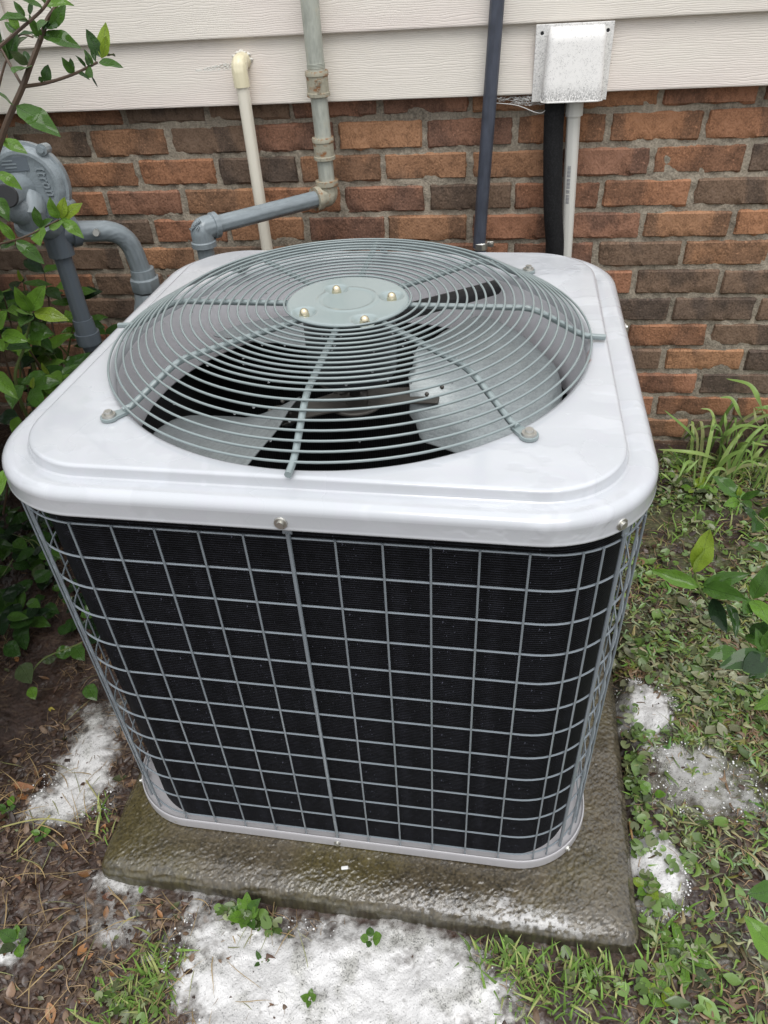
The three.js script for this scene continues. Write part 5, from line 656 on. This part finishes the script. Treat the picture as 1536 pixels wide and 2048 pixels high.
{ // loose scraps: one instanced mesh per kind, strewn where the photograph shows them
  const dummy = new THREE.Object3D(), col = new THREE.Color();
  const strew = (name, label, cat, g, m, n, put, tint) => { const im = new THREE.InstancedMesh(g, m, n); for (let i = 0; i < n; i++) { put(dummy, i); dummy.updateMatrix(); im.setMatrixAt(i, dummy.matrix); im.setColorAt(i, tint(col, i, dummy)); } im.name = name; im.castShadow = im.receiveShadow = true; stuff(im, label, cat); scene.add(im); return im; };
  const strip = (L, w, bow, curl = 0.05, n = 6) => { const pos = [], idx = []; for (let i = 0; i <= n; i++) { const t = i / n, h = w * 0.5 * (1 - 0.95 * Math.abs(t - 0.42) ** 1.4 * 2), y = bow * Math.sin(Math.PI * t), z = L * curl * Math.sin(t * 4.2 + 0.4); pos.push((t - 0.5) * L, y, z - h, (t - 0.5) * L, y + h * 0.5, z, (t - 0.5) * L, y, z + h); } for (let i = 0; i < n; i++) for (let q = 0; q < 2; q++) { const a = i * 3 + q; idx.push(a, a + 1, a + 3, a + 1, a + 4, a + 3); } return indexed(pos, idx); };
  const flat = (put, lift = 0.003, tilt = 0.35) => (d) => { const [x, z, s] = put(); d.position.set(x, groundY(x, z) + rr(0.001, lift), z); d.rotation.set(rr(-tilt, tilt), rr(0, 6.28), rr(-tilt, tilt)); d.scale.set(s * rr(0.6, 1.5), s, s * rr(0.7, 1.4)); };
  const FB = [[-0.069, 0.575, 0.16, 0.085, 1], [0.104, 0.572, 0.18, 0.1, 1], [-0.161, 0.57, 0.1, 0.08, 1], [-0.536, 0.331, 0.08, 0.06, 1], [0.527, 0.032, 0.07, 0.06, 1], [0.619, 0.175, 0.12, 0.07, 1], [0.517, 0.352, 0.055, 0.075, 1]];
  const onFoam = (x, z, from = 0) => FB.some((f, i) => i >= from && Math.hypot((x - f[0]) / f[2], (z - f[1]) / f[3]) < 0.95);
  const okPad = (x, z) => x > 0.487 || x < -0.43 || z > 0.487 || z < -0.47;
  const pick = (f) => () => { for (let k = 0; k < 80; k++) { const r = f(); if (okPad(r[0], r[1]) && r[2] > 0) return r; } return [0.7, -0.1, 0.6]; };
  const rightZone = pick(() => { const x = rr(0.49, 1.15), z = rr(-0.76, 0.62), dens = 0.25 + 0.75 * sstep(0.3, 0.6, fbm(x * 7, z * 7, 3, 4)) * (1 - 0.7 * sstep(0.05, 0.3, z)); const bare = sstep(0.16, 0.08, Math.hypot((x - 0.68) * 0.9, z + 0.45)) * 0.85 + sstep(0.6, 0.48, fbm(x * 11 + 3, z * 11, 3, 19)) * 0.35; return [x, z, rnd() < dens * (1 - bare) * (onFoam(x, z, 4) ? 0.14 : 1) ? 1 : 0]; });
  const anyZone = pick(() => { const x = rr(-1.0, 1.1), z = rr(-0.5, 0.78); return [x, z, rnd() < sstep(0.3, 0.65, fbm(x * 8 + 2, z * 8, 3, 11)) * (onFoam(x, z) ? 0.3 : 1) ? 1 : 0]; });
  const frontLeft = pick(() => { const x = rr(-0.75, -0.05), z = rr(0.28, 0.78); return [x, z, x < -0.43 || z > 0.49 ? 1 : 0]; });
  const matte = (r) => std({ color: lin(1, 1, 1), roughness: r, side: THREE.DoubleSide });
  strew('grass_clippings', 'small wet green clippings strewn over the ground right of the slab', 'clippings', strip(0.018, 0.0029, 0.003, 0.16), matte(0.38), 15000, (d) => { flat(rightZone, 0.006)(d); const s = 0.55 + 1.1 * rnd() ** 2; d.scale.multiplyScalar(s); d.scale.z *= rr(0.7, 2); }, (c, i, d) => { const zn = fbm(d.position.x * 16, d.position.z * 16, 3, 21), t = rnd() * 0.6 + clamp((zn - 0.3) * 2.5) * 0.4; if (zn < 0.40 && rnd() < 0.6) { const k = rr(0.5, 1.2); return c.setRGB(0.17 * k, 0.105 * k, 0.055 * k); } return t < 0.5 ? c.setRGB(rr(0.08, 0.16), rr(0.13, 0.23), rr(0.025, 0.045)) : t < 0.72 ? c.setRGB(rr(0.18, 0.3), rr(0.22, 0.31), rr(0.1, 0.16)) : c.setRGB(rr(0.05, 0.09), rr(0.06, 0.1), 0.03); });
  strew('straw', 'thin dry straw and stems lying over soil and mulch', 'straw', strip(0.06, 0.0014, 0.006, 0.04), matte(0.55), 340, (d) => flat(rnd() < 0.7 ? frontLeft : anyZone, 0.012, 0.14)(d), (c) => { const k = rr(0.55, 1.15); return rnd() < 0.7 ? c.setRGB(0.34 * k, 0.24 * k, 0.11 * k) : c.setRGB(0.25 * k, 0.26 * k, 0.10 * k); });
  strew('straw', 'fine dry fibres in the mulch', 'straw', strip(0.03, 0.0012, 0.002, 0.1), matte(0.6), 5200, flat(anyZone, 0.005, 0.3), (c) => { const k = rr(0.3, 1.1); return c.setRGB(0.33 * k, 0.22 * k, 0.12 * k); });
  const chip = (() => { const g = new THREE.IcosahedronGeometry(0.006, 0); const p = g.attributes.position; for (let i = 0; i < p.count; i++) p.setXYZ(i, p.getX(i) * 1.5, p.getY(i) * 0.35, p.getZ(i) * 0.8); g.computeVertexNormals(); return g; })();
  strew('mulch', 'dark wet mulch crumbs on the soil', 'mulch', chip, matte(0.5), 7000, (d) => { flat(rnd() < 0.4 ? frontLeft : anyZone, 0.003, 0.5)(d); const s = Math.pow(rnd(), 2) * 1.1 + 0.25; d.scale.set(s * rr(0.7, 1.6), s, s); }, (c) => { const k = rr(0.4, 1.3); return rnd() < 0.75 ? c.setRGB(0.06 * k, 0.035 * k, 0.024 * k) : c.setRGB(0.15 * k, 0.098 * k, 0.062 * k); });
  const bit = (() => { const n = 7, pos = [], idx = []; for (let i = 0; i <= 4; i++) { const t = i / 4, h = 0.0055 * Math.sin(Math.PI * clamp(t, 0.04, 0.96)); pos.push((t - 0.5) * 0.026, 0.003 * t * t, -h, (t - 0.5) * 0.026, 0.003 * t * t - 0.0014, 0, (t - 0.5) * 0.026, 0.003 * t * t + 0.001, h); } for (let i = 0; i < 4; i++) for (let q = 0; q < 2; q++) { const a = i * 3 + q; idx.push(a, a + 1, a + 3, a + 1, a + 4, a + 3); } return indexed(pos, idx); })();
  strew('leaf_litter', 'small wet brown leaf bits lying all over the soil', 'leaf litter', bit, phy({ color: lin(1, 1, 1), roughness: 0.5, clearcoat: 0.4, clearcoatRoughness: 0.2, side: THREE.DoubleSide }), 800, (d) => { flat(rnd() < 0.45 ? frontLeft : anyZone, 0.006, 0.4)(d); const s = rr(0.3, 1.15); d.scale.set(s, s, s * rr(0.5, 1.7)); }, (c) => { const k = rr(0.3, 1.2), t = rnd(); return t < 0.55 ? c.setRGB(0.085 * k, 0.042 * k, 0.024 * k) : t < 0.8 ? c.setRGB(0.17 * k, 0.095 * k, 0.05 * k) : t < 0.92 ? c.setRGB(0.13 * k, 0.15 * k, 0.06 * k) : c.setRGB(0.3 * k, 0.14 * k, 0.05 * k); });
  // the rest of the shrub goes on beyond the left of the picture
  const lf = LG[1].clone(); lf.translate(0, 0, 0);
  strew('shrub_foliage', 'dense foliage of the shrub beyond the left edge', 'foliage', lf, LM.dark, 3600, (d) => { let x, y, z; do { z = rr(-0.72, 0.42); y = rr(0.06, 1.25); x = rr(-1.75, -0.3); } while (x > -0.99 + 0.6 * (z + 0.1) + 0.38 * (y - 0.1) || y < groundY(x, z) + 0.03 || Math.hypot((x + 1.2) / 0.62, (y - 0.6) / 0.72) > 1.15); d.position.set(x, y, z); d.rotation.set(rr(-0.7, 0.7), rr(0, 6.28), rr(-0.7, 0.7)); const L = rr(0.05, 0.085); d.scale.set(L, L, L * rr(0.4, 0.52)); }, (c) => { const k = rr(0.6, 1.5); return c.setRGB(k, k, k * 0.9); });
  strew('ground_cover', 'broad flattened pale and green weed leaves on the ground at the right', 'ground cover', bit, phy({ color: lin(1, 1, 1), map: leafTex, roughness: 0.6, clearcoat: 0.6, clearcoatRoughness: 0.12, side: THREE.DoubleSide }), 750, (d) => { flat(rightZone, 0.012, 0.35)(d); const s = rr(0.6, 1.5); d.scale.set(s, s, s * rr(0.9, 2)); }, (c, i, d) => { const k = rr(0.6, 1.25), zn = fbm(d.position.x * 12, d.position.z * 12, 2, 23); return zn < 0.45 ? c.setRGB(0.26 * k, 0.27 * k, 0.15 * k) : zn < 0.56 ? c.setRGB(0.12 * k, 0.21 * k, 0.04 * k) : c.setRGB(0.17 * k, 0.29 * k, 0.06 * k); });
  // small bubbles heaped along the foam
  const bub = new THREE.SphereGeometry(0.0016, 7, 5);
  strew('foam_bubble', 'tiny soap bubbles on and around the foam patches', 'bubbles', bub, phy({ color: lin(0.86, 0.86, 0.86), roughness: 0.12, clearcoat: 0.6 }), 2600, (d, i) => { let x, z; do { const f = FB[i % FB.length], a = rr(0, 6.28), r = Math.sqrt(rnd()) * 1.05; x = f[0] + Math.cos(a) * r * f[2]; z = f[1] + Math.sin(a) * r * f[3]; } while (!okPad(x, z)); d.position.set(x, groundY(x, z) + rr(0.002, 0.0065), z); d.rotation.set(0, 0, 0); const s = rr(0.4, 1) ** 2 * 1.3; d.scale.set(s, s * 0.8, s); }, (c) => { const k = rr(0.75, 1); return c.setRGB(k, k, k); });
  // upright short grass
  const gb = (() => { const pos = [], idx = []; for (let i = 0; i <= 4; i++) { const t = i / 4, h = 0.0022 * (1 - t * t * 0.97); pos.push(0.014 * t * t + 0.002 * t, 0.05 * (t - 0.22 * t * t), -h, 0.014 * t * t + 0.002 * t, 0.05 * (t - 0.22 * t * t), h); } for (let i = 0; i < 4; i++) { const a = i * 2; idx.push(a, a + 1, a + 2, a + 2, a + 1, a + 3); } return indexed(pos, idx); })();
  const grassSpots = [[0.338, 0.523, 0.1, 0.05, 150], [0.414, 0.499, 0.07, 0.035, 110], [0.269, 0.511, 0.06, 0.03, 60], [0.536, 0.425, 0.06, 0.05, 60], [0.526, 0.497, 0.1, 0.05, 70], [0.366, 0.573, 0.12, 0.05, 120], [-0.272, 0.607, 0.04, 0.05, 110], [-0.278, 0.649, 0.07, 0.05, 150], [-0.248, 0.582, 0.03, 0.03, 40], [0.757, -0.743, 0.14, 0.05, 150], [0.891, -0.784, 0.14, 0.06, 190], [0.807, -0.667, 0.16, 0.05, 110], [0.729, -0.48, 0.15, 0.08, 120], [0.487, 0.272, 0.02, 0.14, 50], [-0.326, 0.407, 0.05, 0.01, 4], [-0.463, 0.379, 0.03, 0.05, 30]];
  const list = []; for (const [x, z, rx, rz, n] of grassSpots) for (let i = 0; i < n; i++) { const a = rr(0, 6.28), r = Math.sqrt(-Math.log(1 - rnd() * 0.93)) * 0.75, q = [x + Math.cos(a) * r * rx, z + Math.sin(a) * r * rz]; if (okPad(...q) && q[1] > -0.765) list.push(q); }
  strew('grass', 'short thin green grass growing in loose patches round the slab', 'grass', gb, phy({ color: lin(1, 1, 1), roughness: 1, specularIntensity: 0.4, clearcoat: 0.3, clearcoatRoughness: 0.2, side: THREE.DoubleSide }), list.length, (d, i) => { const [x, z] = list[i]; d.position.set(x, groundY(x, z) - 0.001, z); d.rotation.set(rr(-0.5, 0.5), rr(0, 6.28), rr(-0.9, 0.6)); const s = rr(0.5, 1.15); d.scale.set(s * rr(0.8, 2), s * rr(0.5, 1), s); }, (c) => { const k = rr(0.7, 1.3), t = rnd(); return t < 0.7 ? c.setRGB(0.15 * k, 0.26 * k, 0.05 * k) : c.setRGB(0.3 * k, 0.33 * k, 0.12 * k); });
  // ground cover of small round leaves
  const disc = (() => { const pos = [0, 0.0004, 0], idx = []; const n = 9; for (let i = 0; i <= n; i++) { const a = (i / n) * 5.6 + 0.34, r = 0.0075 * (1 + 0.08 * Math.sin(3 * a)); pos.push(Math.cos(a) * r, 0.0014 + 0.0006 * Math.sin(2 * a), Math.sin(a) * r); } for (let i = 1; i <= n; i++) idx.push(0, i + 1, i); return indexed(pos, idx); })();
  const clover = [[0.501, 0.12, 0.02, 0.1, 46], [0.498, 0.254, 0.022, 0.08, 34], [0.535, 0.301, 0.05, 0.05, 30], [0.502, 0.373, 0.014, 0.016, 10], [0.527, 0.433, 0.08, 0.05, 42], [0.726, -0.622, 0.08, 0.05, 60], [0.694, -0.564, 0.06, 0.03, 30], [-0.157, 0.502, 0.035, 0.014, 34], [-0.134, 0.506, 0.03, 0.012, 26], [-0.102, 0.514, 0.03, 0.01, 12], [-0.281, 0.642, 0.05, 0.03, 40], [0.444, 0.509, 0.09, 0.04, 30], [0.308, 0.499, 0.05, 0.02, 14], [0.75, -0.4, 0.16, 0.12, 60], [0.653, -0.188, 0.1, 0.1, 36], [0.588, -0.079, 0.07, 0.08, 26], [-0.034, 0.445, 0.02, 0.006, 5], [-0.334, 0.48, 0.05, 0.008, 16], [0.694, -0.008, 0.12, 0.08, 30]];
  const cl = []; for (const [x, z, rx, rz, n] of clover) for (let i = 0; i < n; i++) { const a = rr(0, 6.28), r = Math.sqrt(rnd()), q = [x + Math.cos(a) * r * rx, z + Math.sin(a) * r * rz]; if (okPad(...q)) cl.push(q); }
  strew('ground_cover', 'small round green leaves of low ground cover', 'ground cover', disc, phy({ color: lin(1, 1, 1), roughness: 1, specularIntensity: 0.5, clearcoat: 0.6, clearcoatRoughness: 0.2, side: THREE.DoubleSide }), cl.length, (d, i) => { const [x, z] = cl[i]; d.position.set(x, groundY(x, z) + rr(0.004, 0.022), z); d.rotation.set(rr(-0.5, 0.6), rr(0, 6.28), rr(-0.5, 0.5)); const s = rr(0.45, 1.35); d.scale.set(s * rr(0.7, 1.3), s, s); }, (c) => { const k = rr(0.5, 1.3); return rnd() < 0.65 ? c.setRGB(0.10 * k, 0.17 * k, 0.035 * k) : c.setRGB(0.17 * k, 0.2 * k, 0.09 * k); });
}
{ // weeds one can point at
  const weed = (label, c, n, L, w, mats, h = 0.012, base = 0) => { const t = thing('weed', label, 'weed'); t.position.set(c[0], groundY(c[0], c[2]), c[2]); for (let i = 0; i < n; i++) { const a = base + i / n * 6.283 + rr(-0.25, 0.25), l = L * rr(0.75, 1.15), s = [Math.cos(a) * l * 0.18, h * 0.5, Math.sin(a) * l * 0.18]; leaf(t, s, [Math.cos(a) * l, h * rr(0.6, 1.5), Math.sin(a) * l], w * rr(0.85, 1.15), mats[i % mats.length], { n: [0, 1, 0.2] }); } stem(t, [[0, -0.004, 0], [0.001, h * 0.4, 0.001], [0.002, h * 0.7, 0.001]], 0.0016, 0.0012, greenStem); return t; };
  weed('broad leaved rosette right of the slab front corner', [0.55, 0, 0.473], 7, 0.05, 0.34, ['fresh', 'dull', 'fresh']);
  weed('large round bright green leaf near the bottom right', [0.501, 0.01, 0.525], 4, 0.024, 1.15, ['bright', 'fresh'], 0.012, 0.4);
  weed('clover sprig against the slab edge beside the bright foam patch', [0.5, 0.008, 0.377], 5, 0.022, 0.85, ['fresh', 'bright'], 0.02);
  weed('clover sprig growing through the front foam patch', [0.065, 0, 0.51], 4, 0.018, 0.9, ['fresh', 'mid'], 0.02);
  weed('tiny green seedling at the bottom of the front foam patch', [-0.012, 0, 0.604], 4, 0.012, 0.7, ['fresh'], 0.015);
  weed('small sprout on the left part of the front foam patch', [-0.101, 0, 0.562], 3, 0.013, 0.55, ['mid'], 0.014);
  weed('leafy weed at the left edge beside the small foam blob', [-0.499, 0, 0.59], 6, 0.028, 0.6, ['mid', 'fresh', 'dull'], 0.025);
  weed('leafy weed clump in front of the slab at the top of the foam', [-0.14, 0, 0.503], 8, 0.026, 0.6, ['fresh', 'mid', 'fresh'], 0.03);
  weed('pair of small green leaves left of the foam patch left of the slab', [-0.638, 0.007, 0.381], 4, 0.022, 0.7, ['mid', 'fresh'], 0.016);
  weed('small weed in the mulch near the front left slab corner', [-0.552, 0.004, 0.417], 4, 0.02, 0.7, ['fresh', 'mid'], 0.016);
  weed('two round leaves at the slab edge right of the unit', [0.527, 0.025, 0.214], 3, 0.026, 0.85, ['fresh', 'dull'], 0.016);
  weed('yellowish round leaf on the mulch right of the slab', [0.622, 0.011, 0.35], 2, 0.016, 0.95, ['fresh'], 0.008);
  weed('low weed with soft leaves on the ground behind the right slab edge', [0.719, 0.112, -0.612], 6, 0.04, 0.6, ['fresh', 'dull', 'bright'], 0.02);
}
{ // dead leaves and twigs
  const dm = (r, g, b) => phy({ color: lin(r, g, b), map: leafTex, bumpMap: leafBump, bumpScale: 0.002, roughness: 0.5, clearcoat: 0.5, clearcoatRoughness: 0.2, side: THREE.DoubleSide });
  const D = [dm(0.30, 0.125, 0.045), dm(0.42, 0.2, 0.05), dm(0.22, 0.1, 0.06), dm(0.36, 0.2, 0.16), dm(0.5, 0.42, 0.05)];
  const dead = (label, b, t, w, m) => { const o = leaf(scene, b, t, w, D[m], { n: [rr(-0.3, 0.3), 1, rr(-0.2, 0.4)], k: [2, 3, 4][Math.floor(rnd() * 3)], name: 'dead_leaf' }); o.name = numbered('dead_leaf'); o.userData = { label, category: 'dead leaf' }; };
  dead('big curled brown leaf left of the long foam patch', [-0.668, 0.02, 0.339], [-0.594, 0.023, 0.346], 0.42, 0); dead('small orange leaf at the bottom left of the front foam', [-0.3, 0.006, 0.63], [-0.271, 0.006, 0.639], 0.55, 1); dead('tan leaf by the left edge below the straw', [-0.578, 0.008, 0.49], [-0.541, 0.01, 0.506], 0.5, 0); dead('yellow brown leaf left of the bottom weed', [-0.565, 0.006, 0.533], [-0.538, 0.008, 0.541], 0.6, 1); dead('reddish leaf scrap under the front left slab edge', [-0.403, 0.006, 0.496], [-0.376, 0.01, 0.503], 0.5, 2);
  dead('pinkish fallen leaf at the bottom right', [0.645, 0.006, 0.48], [0.661, 0.008, 0.502], 0.5, 3); dead('golden narrow leaf right of the rosette', [0.603, 0.006, 0.489], [0.614, 0.01, 0.472], 0.4, 1); dead('orange leaf scrap on the mulch beside the slab corner', [0.561, 0.011, 0.421], [0.58, 0.012, 0.414], 0.5, 0); dead('brown leaf near the right edge above the green leaf tip', [0.665, 0.016, 0.353], [0.677, 0.022, 0.338], 0.6, 0); dead('orange oval leaf on the soil right of the thin foam', [0.677, 0.028, 0.242], [0.701, 0.031, 0.235], 0.6, 0); dead('small yellow leaf on the bare soil left of the unit', [-0.672, 0.036, 0.164], [-0.652, 0.035, 0.173], 0.4, 4); dead('dark curled leaf in the mulch at the bottom left', [-0.477, 0.006, 0.563], [-0.461, 0.01, 0.545], 0.5, 2); dead('brown leaf scrap beside the left foam patch', [-0.466, 0.013, 0.4], [-0.451, 0.011, 0.417], 0.6, 0);
  const tm = std({ color: lin(0.36, 0.22, 0.085), roughness: 0.6 }), tk = std({ color: lin(0.05, 0.033, 0.025), roughness: 0.5 }), tg = std({ color: lin(0.36, 0.34, 0.13), roughness: 0.6 });
  const twig = (label, pts, r, m) => solo('twig', sweep(curve(pts, 20), r, 6), m, label, 'twig');
  twig('long tan stem lying on the ground under the right shrub', [[0.587, 0.054, 0], [0.617, 0.058, 0.014], [0.654, 0.052, 0.013], [0.709, 0.058, -0.001], [0.769, 0.053, 0.005], [0.809, 0.053, 0.007]], 0.0016, tm);
  twig('dark twig across the mulch at the lower right', [[0.578, 0.024, 0.317], [0.625, 0.032, 0.321], [0.673, 0.028, 0.32], [0.721, 0.024, 0.319]], 0.0018, tk); twig('dark twig fork crossing the twig at the lower right', [[0.582, 0.018, 0.338], [0.605, 0.026, 0.314], [0.621, 0.036, 0.302]], 0.0014, tk);
  twig('tan stem at the right slab edge by the front corner', [[0.487, 0.024, 0.257], [0.487, 0.028, 0.282], [0.492, 0.019, 0.308]], 0.002, tm); twig('pale bent stem in the front foam patch', [[-0.064, 0.012, 0.508], [-0.014, 0.016, 0.529], [0.005, 0.012, 0.541], [0.008, 0.008, 0.575]], 0.0012, tg);
  twig('long dry stem from the left edge to the left foam patch', [[-0.651, 0.014, 0.414], [-0.581, 0.035, 0.4], [-0.545, 0.036, 0.393], [-0.49, 0.019, 0.388]], 0.0014, tg); twig('long straight straw at the bottom left edge', [[-0.606, 0.01, 0.475], [-0.577, 0.022, 0.434], [-0.554, 0.027, 0.382]], 0.0016, tg); twig('bent yellow stem in the mulch left of the front foam', [[-0.363, 0.006, 0.57], [-0.338, 0.016, 0.532], [-0.306, 0.012, 0.517]], 0.0014, tg); twig('curved green stem over the left foam patch', [[-0.454, 0.017, 0.402], [-0.469, 0.03, 0.353], [-0.519, 0.03, 0.308]], 0.0012, tg);
  const s = solo('paint_fleck', new RoundedBoxGeometry(0.012, 0.004, 0.0055, 2, 0.0016), std({ color: lin(0.8, 0.8, 0.78), roughness: 0.5 }), 'small white fleck lying on the slab in front of the unit', 'fleck'); s.position.set(...[0.008, 0.054, 0.419]); s.rotation.y = 0.25;
}
renderer.render(scene, camera);
